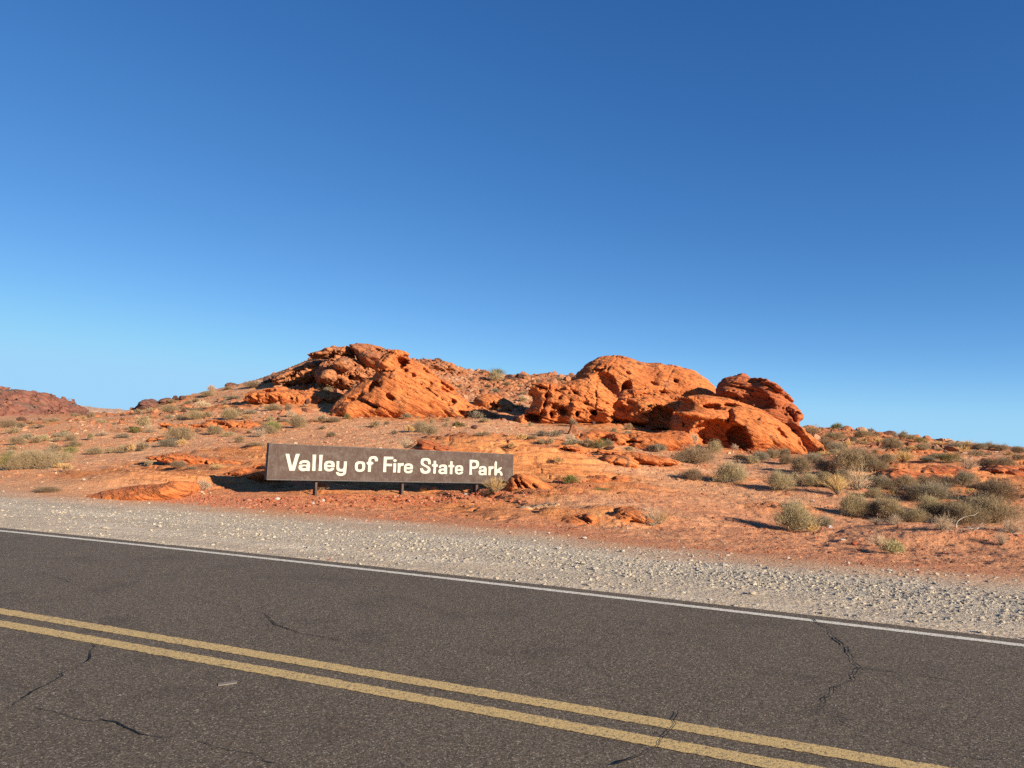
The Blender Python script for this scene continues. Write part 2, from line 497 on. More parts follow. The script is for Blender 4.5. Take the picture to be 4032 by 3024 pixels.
for (a_, b_, c_) in ((1240, 1962, 18.0), (1582, 1953, 19.9), (1875, 1944.5, 21.2), (2010, 1943, 21.8), (1060, 1966, 17.5), (900, 1965, 17.6), (1400, 1985, 17.8), (1700, 1990, 18.0), (2000, 1990, 18.4)):
    q_ = at_depth(a_, b_, c_); _extra.append(tuple(q_))
# behind the skylines the land falls away again
_extra += [(-75, 150, 1.2), (-60, 160, 1.3), (-40, 130, 1.2), (-25, 115, 3.0), (-10, 120, 3.5), (5, 120, 3.5), (20, 110, 1.5), (16, 62, 2.2), (12, 66, 3.4), (20, 68, 1.6), (28, 75, 0.3),
           (40, 70, -0.8), (60, 60, -1.0), (45, 100, -2), (80, 100, -2), (70, 40, 0.2), (-90, 60, 0.6), (-70, 30, 0.2), (55, 25, 0.1),
           (-22, 92, 5.6), (-14, 95, 7.0), (-6, 95, 6.5), (4, 95, 5.4), (10, 95, 4.6), (0, 160, 1.5), (60, 160, -2), (-90, 110, 1.0)]
_P = np.vstack([_P, np.array(_extra, float)])
_XY, _Zv = _P[:, :2] / 20.0, _P[:, 2]


def _tps(r2): return 0.5 * r2 * np.log(np.maximum(r2, 1e-12))


def _solve():
    n = len(_XY)
    d2 = ((_XY[:, None] - _XY[None]) ** 2).sum(-1)
    A = np.zeros((n + 3, n + 3)); A[:n, :n] = _tps(d2) + np.eye(n) * 0.004
    A[:n, n] = 1; A[:n, n + 1:] = _XY; A[n, :n] = 1; A[n + 1:, :n] = _XY.T
    return np.linalg.solve(A, np.concatenate([_Zv, np.zeros(3)]))


_W = _solve()
_gx = np.arange(-100, 100.1, 0.5); _gy = np.arange(-2, 170.1, 0.5)
_GX, _GY = np.meshgrid(_gx, _gy, indexing='ij')
_q = np.stack([_GX.ravel(), _GY.ravel()], 1) / 20.0
_GZ = np.full(len(_q), _W[-3]) + _q @ _W[-2:]
for k in range(len(_XY)):
    _GZ += _W[k] * _tps(((_q - _XY[k]) ** 2).sum(1))
_GZ = _GZ.reshape(_GX.shape)

# the road edge and the gravel edge, as y(x)
_wl = np.array([(0, 2090.4), (700, 2162.8), (1000, 2196.0), (1800, 2281), (2000, 2304), (3010, 2424.4), (3400, 2470), (4032, 2540.6)])
_wp = at_z(_wl[:, 0], _wl[:, 1], 0.0)
_wfit = np.polyfit(_wp[:, 0], _wp[:, 1], 2)
_X0, _X1 = _wp[0, 0] - 2, _wp[-1, 0] + 2


def ex(fit, x):                 # the fitted curve inside the measured stretch, its tangent beyond
    x = np.asarray(x, float); xc = np.clip(x, _X0, _X1)
    return np.polyval(fit, xc) + np.polyval(np.polyder(fit), xc) * (x - xc)


def y_line(x): return ex(_wfit, x)
def y_edge(x): return ex(_wfit, x) + 0.27


_gl = np.array([(0, 1066), (218, 1082), (549, 1102), (794, 1121), (1042, 1139), (1174, 1150), (1317, 1172), (1591, 1200), (1843, 1223), (2212, 1251)]) * K
_gp = at_z(_gl[:, 0], _gl[:, 1], 0.03)
_o = np.argsort(_gp[:, 0])
_gpx, _gpy = _gp[_o, 0], _gp[_o, 1]


def y_gravel(x):
    x = np.asarray(x, float)
    y = np.interp(x, _gpx, _gpy)
    y = np.where(x < _gpx[0], _gpy[0] + (x - _gpx[0]) * -0.42, y)
    return np.where(x > _gpx[-1], _gpy[-1] + (x - _gpx[-1]) * -0.42, y)


def base_h(x, y):
    fx = np.clip((x - _gx[0]) / 0.5, 0, len(_gx) - 1.001); fy = np.clip((y - _gy[0]) / 0.5, 0, len(_gy) - 1.001)
    i, j = fx.astype(int), fy.astype(int); a, b = fx - i, fy - j
    z = (_GZ[i, j] * (1 - a) * (1 - b) + _GZ[i + 1, j] * a * (1 - b) + _GZ[i, j + 1] * (1 - a) * b + _GZ[i + 1, j + 1] * a * b)
    d = y - y_edge(x)
    near = sst(0.0, 5.0, d)
    z = z * near
    far = sst(110, 240, np.hypot(x, y))
    return z * (1 - far) + far * 1.0


# bumps of the land: (x, y crop px, forward distance guess, half-width along x, along y, height, rocky)
_BL = []


def blob(px, py, rx, ry, h, rot=0.0, rock=0.0, red=0.0):
    _BL.append((px * K, py * K, rx, ry, h, rot, rock, red))


blob(350, 1048, 1.8, 1.1, 0.26, 0.2, 1.0)            # smooth hump left of the sign
blob(250, 1052, 2.0, 0.8, 0.10, 0.1, 1.0)
blob(700, 1022, 2.6, 0.9, 0.32, 0.3, 1.0)           # bank behind the sign
blob(900, 1018, 2.6, 0.9, 0.34, 0.3, 1.0)
blob(1060, 1008, 2.2, 1.2, 0.36, 0.2, 1.0)
blob(1170, 1008, 2.2, 1.4, 0.30, 0.2, 1.0)
blob(1040, 965, 2.6, 1.5, 0.35, 0, 1.0)
blob(1300, 990, 3.0, 1.2, 0.30, -0.1, 1.0)
blob(1330, 1120, 1.3, 0.7, 0.16, 0.0, 0.8)
blob(1180, 1118, 1.4, 0.5, 0.08, 0.0, 0.6)
blob(1690, 1095, 1.1, 0.5, 0.16, 0.0, 0.6)
blob(1960, 1165, 1.8, 0.8, 0.30, 0.0, 0.0, 1.0)
blob(2130, 1180, 2.2, 0.6, 0.26, 0.0, 0.0, 1.0)
blob(1560, 1120, 1.0, 0.7, 0.10, 0.0, 0.0, 0.8)
blob(1960, 1030, 2.6, 1.0, 0.40, 0.1, 1.0, 1.0)
blob(1960, 995, 2.2, 0.9, 0.40, 0.1, 1.0, 1.0)
blob(2170, 1010, 2.6, 0.8, 0.30, 0.1, 1.0, 1.0)
blob(500, 980, 2.0, 1.0, 0.15, 0.0, 1.0)
blob(820, 1090, 3.0, 0.6, 0.06, 0.35, 0.0, 1.0)


def _hit0(px, py):              # first ground along a view ray, smooth land only
    d = ray(px, py); t = np.exp(np.linspace(math.log(5), math.log(200), 900))
    p = CAM[None] + d[None] * t[:, None]
    s = p[:, 2] - base_h(p[:, 0], p[:, 1])
    k = np.argmax(s < 0)
    return p[k] if s[k] < 0 else p[-1]


_BLW = [(*_hit0(b[0], b[1])[:2], *b[2:]) for b in _BL]


def land(x, y, detail=True):
    """height and the masks of gravel, slickrock, red soil and brown rubble"""
    z = base_h(x, y)
    rock = sst(0.02, 0.30, fbm(x * 0.13, y * 0.22, oct=3, seed=3) + 0.06)
    red = np.zeros_like(z)
    # hill parts are rockier
    for (bx, by, rx, ry, h, rot, rk, rd) in _BLW:
        c, s = math.cos(rot), math.sin(rot)
        u = ((x - bx) * c + (y - by) * s) / rx; v = (-(x - bx) * s + (y - by) * c) / ry
        g = np.exp(-(u * u + v * v))
        z = z + h * g
        rock = np.maximum(rock, rk * sst(0.15, 0.6, g)); red = np.maximum(red, rd * sst(0.1, 0.6, g))
    dE = y - y_gravel(x)
    edge_n = 0.55 * fbm(x * 0.5, y * 0.9, oct=4, seed=11)
    gravel = 1 - sst(-1.5, 1.1, dE + edge_n * 2.2)
    off = sst(0.8, 3.2, dE)     # nothing rocky on the flat strip by the road
    rock = rock * off
    # red disturbed soil in front of the sign and on the right
    red = np.maximum(red, sst(-0.1, 1.0, dE) * (1 - sst(2.0, 3.6, dE)) * sst(-8.5, -6, x) * (1 - sst(1.0, 4.0, x)))
    red = np.maximum(red, 0.75 * sst(-0.2, 1.0, dE) * sst(1.5, 5.0, x) * (1 - sst(8, 14, dE)))
    red = np.clip(np.maximum(red, 0.35 * sst(3, 12, x) * sst(0, 2, dE)) * (0.75 + 0.5 * fbm(x * 0.4, y * 0.7, oct=3, seed=31)), 0, 1)
    brown = np.clip(sst(52, 66, y) * (1 - sst(12, 20, x)) * (1 - 0.95 * (1 - sst(-23, -15, x))) + 0.35 * sst(30, 45, y) * sst(14, 24, x), 0, 1)
    brown = brown * np.clip(0.65 + 0.8 * fbm(x * 0.12, y * 0.12, oct=3, seed=41), 0, 1)
    if detail:
        up = sst(0.0, 2.5, dE)
        far = 1 - sst(180, 260, np.hypot(x, y))
        z = z + up * far * (0.22 * fbm(x * 0.14, y * 0.2, oct=3, seed=51)) * sst(2, 12, dE)
        # stepped ledges in the slickrock, the beds dipping to the right
        s = z + 0.07 * x + 0.16 * fbm(x * 0.16, y * 0.42, oct=5, seed=61, gain=0.45)
        st = 0.15
        q = s / st; fr = q - np.floor(q)
        step = (np.floor(q) + sst(0.0, 0.30, fr)) * st
        led = (step - s)
        z = z + rock * led * (0.85 + 0.3 * sst(30, 50, y)) * far
        rid = 1 - np.abs(fbm(x * 0.45 + 0.3 * y, y * 1.4, oct=4, seed=71))
        z = z + rock * far * (0.075 * (fbm(x * 0.30, y * 1.3, oct=5, seed=81, gain=0.55)) - 0.09 * sst(0.955, 0.998, rid))
        pit = fbm(x * 2.2, y * 3.0, oct=4, seed=91, gain=0.62)
        z = z + up * far * (0.055 * (1 - 0.4 * rock) * pit)
        z = z + up * far * 0.022 * fbm(x * 7, y * 7, oct=3, seed=101, gain=0.6)
        z = z - up * far * (1 - rock) * 0.030 * sst(0.15, 0.6, vn(x * 3.2, y * 4.2, seed=141)) * sst(-0.2, 0.3, vn(x * 0.5, y * 0.7, seed=142))
        z = z + up * far * brown * (0.30 * np.abs(fbm(x * 0.9, y * 0.9, oct=4, seed=111, gain=0.6)))
        z = z + gravel * (0.012 * fbm(x * 1.2, y * 2.5, oct=3, seed=121) + 0.006 * fbm(x * 12, y * 12, oct=2, seed=131)) * sst(0, 0.3, y - y_edge(x))
    de = y - y_edge(x)
    edge_w = 0.11 * vn(x * 1.1, y * 0, seed=5) + 0.06 * vn(x * 4.5, y * 0, seed=6) + 0.03 * vn(x * 19, y * 0, seed=7)
    z = np.where(de < 0.6, z * sst(0.0, 0.6, de), z)
    z = z + 0.012 * (sst(0.0, 0.10, de + edge_w - 0.04) - 1) * 1.0 + 0.006   # the gravel laps 6 mm over the asphalt's ragged edge
    z = z - 0.05 * (1 - sst(-0.5, -0.12, de))
    return z, gravel, rock, red, brown


def zland(x, y):
    x = np.atleast_1d(np.asarray(x, float)); y = np.atleast_1d(np.asarray(y, float))
    return land(x, y)[0]


def hits(px, py):               # first ground along many view rays
    px = np.atleast_1d(px); py = np.atleast_1d(py)
    t = np.exp(np.linspace(math.log(6), math.log(170), 1400))
    out = []
    for a, b in zip(px, py):
        d = ray(a, b); d = d / d[1]
        p = CAM[None] + d[None] * t[:, None]
        s = p[:, 2] - land(p[:, 0], p[:, 1])[0]
        k = int(np.argmax(s < 0))
        if not s[k] < 0: k = int(np.argmin(s[: np.searchsorted(t, 90)]))
        q = p[k].copy(); q[2] = p[k, 2] - s[k]
        out.append(q)
    return np.array(out)


def coarseness(x, y):
    dG = y - y_gravel(x); dE = y - y_edge(x)
    frac = np.clip(dE / np.maximum(dE - dG, 0.3), 0, 2)
    clump = fbm(x * 0.45 + y * 0.2, y * 1.7, oct=5, seed=301, gain=0.6)
    return np.clip((0.85 * np.exp(-((frac - 0.52) / 0.22) ** 2) + 0.10 + 1.0 * clump) * (dE > 0.04) * (1 - sst(-1.0, 0.5, dG)), 0.0, 1) * (0.45 + 0.55 * sst(-6, 2, x))


def build_ground():
    az_f = np.linspace(R_(-37.5), R_(37.5), 1000)
    az = np.concatenate([np.linspace(R_(-180), R_(-38.5), 60), az_f, np.linspace(R_(38.5), R_(180), 60)[:-1]])
    r = [1.5]
    while r[-1] < 3500:
        a = r[-1]
        r.append(a * (1.0036 if 8.5 < a < 92 else (1.02 if a < 8.5 or a < 260 else 1.12)))
    r = np.array(r)
    A, Rr = np.meshgrid(az, r, indexing='ij')
    X, Y = (Rr * np.sin(A)), (Rr * np.cos(A))
    z, g, rk, rd, br = land(X.ravel(), Y.ravel())
    na, nr = X.shape
    i, j = np.meshgrid(np.arange(na), np.arange(nr - 1), indexing='ij')
    i2 = (i + 1) % na
    q = np.stack([i * nr + j, i * nr + j + 1, i2 * nr + j + 1, i2 * nr + j], -1).reshape(-1, 4)[:, ::-1]
    me = mesh_np('ground', np.stack([X.ravel(), Y.ravel(), z], 1), q, M_TERR)
    for n, v in (('coarse', coarseness(X.ravel(), Y.ravel())), ('gravel', g), ('rock', rk), ('red', rd), ('brown', br)):
        attr(me, n, v)
    tag(obj('ground', me), kind='structure')


build_ground()


# ------------------------------------------------------------------ road
def strip(name, ya, yb, z, mat, x0=-60, x1=60, step=0.25, parent=None, jag=0.0):
    xs = np.arange(x0, x1 + step, step)
    a, b = ya(xs), yb(xs)
    if jag:
        rg = np.random.default_rng(len(name)); a = a + jag * rg.standard_normal(len(xs)); b = b + jag * rg.standard_normal(len(xs))
    v = np.concatenate([np.stack([xs, a, np.full_like(xs, z)], 1), np.stack([xs, b, np.full_like(xs, z)], 1)])
    n = len(xs); i = np.arange(n - 1)
    return obj(name, mesh_np(name, v, np.stack([i, i + 1, n + i + 1, n + i], 1), mat, False), parent)


road = strip('road', lambda x: y_line(x) - 9.5, y_edge, 0.0, M_ASPH)
tag(road, kind='structure')
_slp = abs(np.polyval(np.polyder(_wfit), 0.0)); _cs = math.cos(math.atan(_slp))
strip('edge_line', lambda x: y_line(x) - 0.052 / _cs, lambda x: y_line(x) + 0.052 / _cs, 0.004, M_WHITE, parent=road, step=0.03, x0=-30, x1=25, jag=0.003)


def fitline(pts):
    p = at_z(np.array(pts)[:, 0], np.array(pts)[:, 1], 0.0)
    return np.polyfit(p[:, 0], p[:, 1], 2)


_y1 = fitline([(0, 2408), (700, 2523), (1600, 2674), (2000, 2749), (2680, 2865), (3644, 3024)])
_y2 = fitline([(0, 2457), (700, 2578), (1600, 2741.4), (2000, 2821), (2584, 2925), (3104, 3018), (3185, 3033)])


def exl(fit, x, a=-7, b=3.5):
    x = np.asarray(x, float); xc = np.clip(x, a, b)
    return np.polyval(fit, xc) + np.polyval(np.polyder(fit), xc) * (x - xc)


for fit in (_y1, _y2):
    strip('centre_line', lambda x: exl(fit, x) - 0.068 / _cs, lambda x: exl(fit, x) + 0.068 / _cs, 0.004, M_YEL, parent=road, step=0.03, x0=-22, x1=18, jag=0.004)


def crack(pts, ox, oy, sc, w=0.012):
    rg = np.random.default_rng(int(pts[0][0]) + len(pts))
    P = np.array(pts, float); px = ox + P[:, 0] / sc; py = oy + P[:, 1] / sc
    W = at_z(px, py, 0.0)[:, :2]
    L = [W[0]]
    for a, b in zip(W[:-1], W[1:]):
        n = max(2, int(np.hypot(*(b - a)) / 0.035))
        d = (b - a) / (np.hypot(*(b - a)) + 1e-9); nn = np.array([-d[1], d[0]])
        for k in range(1, n + 1):
            L.append(a + (b - a) * k / n + nn * rg.normal(0, 0.007) * (k < n))
    L = np.array(L)
    d = np.gradient(L, axis=0); d /= np.linalg.norm(d, axis=1)[:, None] + 1e-9
    nn = np.stack([-d[:, 1], d[:, 0]], 1)
    ww = w * np.clip(0.5 + 0.35 * np.convolve(rg.normal(0, 1, len(L) + 4), np.ones(5) / 2.2, 'valid'), 0.30, 1.1)[:, None] * 0.72
    ww[0] = ww[-1] = 0.001
    a, b = L - nn * ww, L + nn * ww
    n = len(L); z = np.full((n, 1), 0.0085)
    v = np.concatenate([np.hstack([a, z]), np.hstack([b, z])]); i = np.arange(n - 1)
    obj('crack', mesh_np('crack', v, np.stack([i, i + 1, n + i + 1, n + i], 1), M_CRACK, False), road)


RC = (2000, 2000, 1.0886)
LC = (0, 2000, 1.3825)
crack([(1305, 478), (1340, 500), (1380, 520), (1385, 545), (1420, 575), (1455, 605), (1475, 640), (1480, 665), (1515, 685), (1495, 705), (1478, 722), (1492, 742)], *RC, w=0.0140)
crack([(1492, 742), (1440, 762), (1395, 775), (1395, 795), (1360, 830), (1345, 860), (1320, 880)], *RC, w=0.0070)
crack([(1515, 688), (1600, 700), (1700, 712), (1830, 730), (1950, 750), (2110, 775), (2212, 790)], *RC, w=0.0049)
crack([(1385, 895), (1430, 925), (1490, 950), (1600, 985), (1750, 1020), (1900, 1060), (2100, 1090)], *RC, w=0.0056)
crack([(725, 875), (715, 905), (720, 930), (700, 955), (665, 985), (640, 1030), (590, 1060), (520, 1085), (440, 1112)], *RC, w=0.0098)
crack([(60, 735), (170, 765), (280, 800), (420, 810), (500, 832), (560, 870), (650, 905)], *RC, w=0.0056)
crack([(520, 740), (495, 780), (485, 830), (440, 860), (360, 895), (345, 920), (270, 960), (200, 995), (130, 1035), (75, 1075), (70, 1090)], *LC, w=0.0084)
crack([(190, 1095), (270, 1110), (340, 1130), (470, 1165), (560, 1160), (640, 1175), (690, 1205), (750, 1230), (860, 1255), (905, 1285)], *LC, w=0.0084)
crack([(1080, 1280), (1150, 1300), (1250, 1330), (1400, 1350), (1440, 1385), (1500, 1400)], *LC, w=0.0063)
crack([(1370, 560), (1440, 580), (1480, 620), (1500, 640), (1570, 660), (1650, 690), (1760, 705), (1870, 730)], *LC, w=0.0091)
crack([(470, 575), (430, 600), (390, 606), (310, 612)], *LC, w=0.0056)
crack([(1380, 560), (1480, 530), (1560, 505), (1640, 490), (1720, 470)], *LC, w=0.0042)
crack([(270, 370), (305, 378), (360, 395), (380, 410)], *LC, w=0.0070)
crack([(1030, 480), (1150, 520), (1250, 545), (1370, 560)], *LC, w=0.0028)

# ------------------------------------------------------------------ rock formations, carved as volumes
def surf_nets(D, org, h):
    nx, ny, nz = D.shape
    S = D < 0
    cnt = np.zeros((nx - 1, ny - 1, nz - 1), np.int8)
    for a in (0, 1):
        for b in (0, 1):
            for c in (0, 1):
                cnt += S[a:nx - 1 + a, b:ny - 1 + b, c:nz - 1 + c]
    act = (cnt > 0) & (cnt < 8)
    idx = np.full(act.shape, -1, np.int32)
    I = np.argwhere(act)
    idx[act] = np.arange(len(I))
    acc = np.zeros((len(I), 3)); n = np.zeros(len(I))
    cs = [(a, b, c) for a in (0, 1) for b in (0, 1) for c in (0, 1)]
    for p in cs:
        for ax in range(3):
            if p[ax] == 0:
                q = list(p); q[ax] = 1
                d0 = D[I[:, 0] + p[0], I[:, 1] + p[1], I[:, 2] + p[2]]
                d1 = D[I[:, 0] + q[0], I[:, 1] + q[1], I[:, 2] + q[2]]
                m = (d0 < 0) != (d1 < 0)
                t = np.where(m, d0 / np.where(m, d0 - d1, 1), 0)
                pt = np.tile(np.array(p, float), (len(I), 1)); pt[:, ax] += t
                acc[m] += pt[m]; n[m] += 1
    V = (I + acc / n[:, None]) * h + org
    Fs = []
    for ax in range(3):
        o1, o2 = (ax + 1) % 3, (ax + 2) % 3
        sl0 = [slice(None)] * 3; sl1 = [slice(None)] * 3
        sl0[ax] = slice(0, -1); sl1[ax] = slice(1, None)
        ch = S[tuple(sl0)] != S[tuple(sl1)]
        E = np.argwhere(ch)
        E = E[(E[:, o1] > 0) & (E[:, o2] > 0) & (E[:, o1] < D.shape[o1] - 1) & (E[:, o2] < D.shape[o2] - 1)]
        def g(d1, d2):
            e = E.copy(); e[:, o1] -= d1; e[:, o2] -= d2
            return idx[e[:, 0], e[:, 1], e[:, 2]]
        q = np.stack([g(1, 1), g(0, 1), g(0, 0), g(1, 0)], 1)
        ins = S[E[:, 0], E[:, 1], E[:, 2]]
        q[~ins] = q[~ins][:, ::-1]
        Fs.append(q)
    return V, np.concatenate(Fs)


def seg_sd(PX, PZ, poly):       # signed distance, positive inside
    d = np.full(PX.shape, 1e9, np.float32); ins = np.zeros(PX.shape, bool)
    n = len(poly)
    for k in range(n):
        a, b = poly[k], poly[(k + 1) % n]
        ex_, ez = b - a
        wx, wz = PX - a[0], PZ - a[1]
        t = np.clip((wx * ex_ + wz * ez) / (ex_ * ex_ + ez * ez + 1e-12), 0, 1)
        d = np.minimum(d, (wx - t * ex_) ** 2 + (wz - t * ez) ** 2)
        c = ((a[1] > PZ) != (b[1] > PZ)) & (PX < ex_ * (PZ - a[1]) / (ez if abs(ez) > 1e-9 else 1e-9) + a[0])
        ins ^= c
    d = np.sqrt(d)
    return np.where(ins, d, -d)


def smooth_poly(p, it=1):
    for _ in range(it):
        q = np.roll(p, -1, 0)
        p = np.stack([p * 0.75 + q * 0.25, p * 0.25 + q * 0.75], 1).reshape(-1, p.shape[1])
    return p


def smin(a, b, k):
    h = np.clip(0.5 + 0.5 * (b - a) / k, 0, 1)
    return b * (1 - h) + a * h - k * h * (1 - h)


def crop(ox, oy, sc):
    return lambda u, v: (ox + u / sc, oy + v / sc)


def rock(name, mp, lobes, features, mat, h=0.065, disp=(0.22, 0.10, 0.12), dip=(0.35, 0.1), k=0.25, joint=0.12, seed=0, label=None, cat='rock formation', sfreq=1.7):
    """lobes: (outline in crop px, forward distance, half-thickness front, back, rounding R, lean per metre of height)
       features: ('cave'|'bulge', u, v, half width px, half height px, depth m, tilt)"""
    L = []
    for (pts, Y, Tf, Tb, Rr, lean) in lobes:
        P = np.array([mp(*p) for p in pts])
        if Y is None:               # stands where its foot meets the ground
            lo, hi_ = P[:, 1].max(), P[:, 1].min()
            Y = hits(P[:, 0].mean(), lo - 0.28 * (lo - hi_))[0][1] + 0.75 * Tf
        W = at_depth(P[:, 0], P[:, 1], Y)[:, [0, 2]]
        L.append((smooth_poly(W, 1), Y, Tf, Tb, Rr, lean))
    x0 = min(l[0][:, 0].min() for l in L) - 0.5; x1 = max(l[0][:, 0].max() for l in L) + 0.5
    z0 = min(l[0][:, 1].min() for l in L) - 0.2; z1 = max(l[0][:, 1].max() for l in L) + 0.5
    y0 = min(l[1] - l[2] for l in L) - 0.7; y1 = max(l[1] + l[3] + max(0, l[5]) * (z1 - z0) for l in L) + 0.7
    gx, gy, gz = [np.arange(a, b, h, dtype=np.float32) for a, b in ((x0, x1), (y0, y1), (z0, z1))]
    X2, Z2 = np.meshgrid(gx, gz, indexing='ij')
    D = None
    for (W, Y, Tf, Tb, Rr, lean) in L:
        d2 = seg_sd(X2, Z2, W)
        a = np.maximum(Rr - d2, 0)[:, None, :]
        zb = W[:, 1].min() + 1.0
        yc = Y + lean * np.maximum(gz - zb, 0)
        yy = gy[None, :, None] - yc[None, None, :]
        yy = np.where(yy < 0, yy * (Rr / Tf), yy * (Rr / Tb))
        g = (np.sqrt(a * a + yy * yy) - Rr) * min(1.0, Tf / Rr)
        D = g if D is None else smin(D, g, k)
    org = np.array([x0, y0, z0])

    def samp(p):
        q = (p - org) / h
        i = np.floor(q).astype(int)
        if (i < 0).any() or (i >= np.array(D.shape) - 1).any(): return 1.0
        return D[i[0], i[1], i[2]]

    for ft in features:
        kind, u, v, ru, rv, dep, tilt = ft[:7]
        px, py = mp(u, v)
        d = ray(px, py); d = d / np.linalg.norm(d)
        t = (y0 - 0) / d[1]; p = None
        while t * d[1] < y1:
            q = CAM + d * t
            if samp(q) < 0: p = q; break
            t += h * 0.7
        if p is None: continue
        s = p[1] / F
        sc_ = 1.0 / (mp(1, 0)[0] - mp(0, 0)[0])
        rx, rz = ru / sc_ * s, rv / sc_ * s
        off = ft[7] if len(ft) > 7 else (0.15 * dep if kind == 'cave' else 0.3 * dep)
        c = p + d * off
        ct, st = math.cos(tilt), math.sin(tilt)
        rr = max(rx, rz, dep) + 0.8
        sl = [slice(max(0, int((c[q] - rr - org[q]) / h)), int((c[q] + rr - org[q]) / h) + 1) for q in range(3)]
        xx = gx[sl[0]][:, None, None] - c[0]; yy = gy[sl[1]][None, :, None] - c[1]; zz = gz[sl[2]][None, None, :] - c[2]
        if 0 in xx.shape or 0 in yy.shape or 0 in zz.shape: continue
        wob = 1 + 0.0
        a1, a2 = (xx * ct - zz * st) / rx, (xx * st + zz * ct) / rz
        e = (np.sqrt(a1 ** 2 + (yy / dep) ** 2 + a2 ** 2) - 1) * min(rx, rz, dep)
        if kind == 'cave':
            D[sl[0], sl[1], sl[2]] = -smin(-D[sl[0], sl[1], sl[2]], e, 0.08)
        else:
            D[sl[0], sl[1], sl[2]] = smin(D[sl[0], sl[1], sl[2]], e, 0.25)
    # weathering
    band = np.abs(D) < 0.55
    I = np.argwhere(band)
    x = gx[I[:, 0]]; y = gy[I[:, 1]]; z = gz[I[:, 2]]
    wx = x + 0.35 * fbm(x * 0.6, y * 0.6, z * 0.6, oct=3, seed=seed + 1)
    s = z * math.cos(dip[0]) + x * math.sin(dip[0]) + y * math.sin(dip[1]) + 0.35 * vn(x * 0.35, y * 0.35, z * 0.5, seed + 2)
    def saw(q, p):              # a bed that bulges and is cut back sharply at its foot
        f = q - np.floor(q)
        return f ** p
    wob = 0.45 * vn(wx * 0.7, y * 0.7, z * 0.7, seed + 9)
    m1 = np.clip(0.55 + 0.9 * vn(x * 0.45, y * 0.45, z * 0.45, seed + 8), 0.1, 1.3)
    m2 = np.clip(0.5 + 1.0 * vn(x * 0.8, y * 0.8, z * 0.8, seed + 10), 0.0, 1.3)
    hard = vn(np.floor(s * sfreq + wob) * 7.7, x * 0.25, y * 0.25, seed + 3)
    lay = -m1 * (0.6 + 0.5 * hard) * (1 - saw(s * sfreq + wob, 5.0)) * 0.5 + 0.42 * m2 * saw(-(s * sfreq * 2.3 + wob * 1.7), 3.0)
    lay = lay + 0.35 * vn(s * sfreq * 3.1, wx * 0.3, y * 0.3, seed + 4)
    big = fbm(x * 0.5, y * 0.5, z * 0.5, oct=3, seed=seed + 5)
    mid = fbm(x * 1.7, y * 1.7, z * 2.2, oct=5, seed=seed + 6, gain=0.66)
    rid = 1 - np.abs(fbm(x * 1.1, y * 1.1, z * 1.6, oct=4, seed=seed + 11, gain=0.6))
    # long cracks: along the beds and across them
    u1 = s * 0.55 + 0.30 * vn(x * 0.3, y * 0.3, z * 0.3, seed + 12) + 0.05 * mid
    u2 = (x * math.cos(dip[0]) - z * math.sin(dip[0])) * 0.30 + 0.35 * vn(x * 0.25, y * 0.25, z * 0.35, seed + 13) + 0.05 * mid
    on1 = sst(-0.1, 0.3, vn(x * 0.35, y * 0.35, z * 0.35, seed + 14)); on2 = sst(0.0, 0.35, vn(x * 0.3, y * 0.3, z * 0.3, seed + 15))
    c1 = 1 - sst(0.0, 0.035, np.abs(u1 - np.round(u1))); c2 = 1 - sst(0.0, 0.022, np.abs(u2 - np.round(u2)))
    pit = sst(0.50, 0.66, vn(x * 1.9, y * 1.9, z * 2.6, seed + 16)) * sst(0.1, 0.5, vn(x * 0.4, y * 0.4, z * 0.4, seed + 17))
    dd = disp[0] * big + disp[1] * 1.5 * lay + disp[2] * 1.0 * mid + disp[2] * 0.5 * (sst(0.88, 0.99, rid)) + joint * (1.3 * c1 * on1 + 0.9 * c2 * on2) + 1.6 * disp[2] * pit
    D = D.astype(np.float32)
    D[band] += dd.astype(np.float32)
    D[[0, -1], :, :] = 1; D[:, [0, -1], :] = 1; D[:, :, [0, -1]] = 1
    V, Q = surf_nets(D, org, h)
    # keep the largest connected body, drop crumbs that float free
    lab_ = np.arange(len(V)); ea = Q[:, [0, 1, 2, 3]].ravel(); eb = Q[:, [1, 2, 3, 0]].ravel()
    for _ in range(200):
        m = np.minimum(lab_[ea], lab_[eb]); old = lab_.copy()
        np.minimum.at(lab_, ea, m); np.minimum.at(lab_, eb, m)
        lab_ = lab_[lab_]; lab_ = lab_[lab_]
        if (lab_ == old).all(): break
    big_ = np.bincount(lab_).argmax(); keep = lab_ == big_
    idx_ = np.cumsum(keep) - 1
    Q = idx_[Q[keep[Q[:, 0]]]]; V = V[keep]
    me = mesh_np(name, V, Q, mat)
    o = obj(name, me)
    if label: tag(o, label, cat, kind='thing')
    return o


C1 = crop(1000, 1300, 2.011)
C2 = crop(2000, 1350, 1.7015)
C3 = crop(0, 1450, 2.011)
C5 = crop(0, 1500, 3.687)
C6 = crop(500, 1450, 3.687)
CC = crop(1050, 1320, 4.022)
CI = crop(2900, 1600, 1.954)
CK = crop(2000, 1600, 2.212)

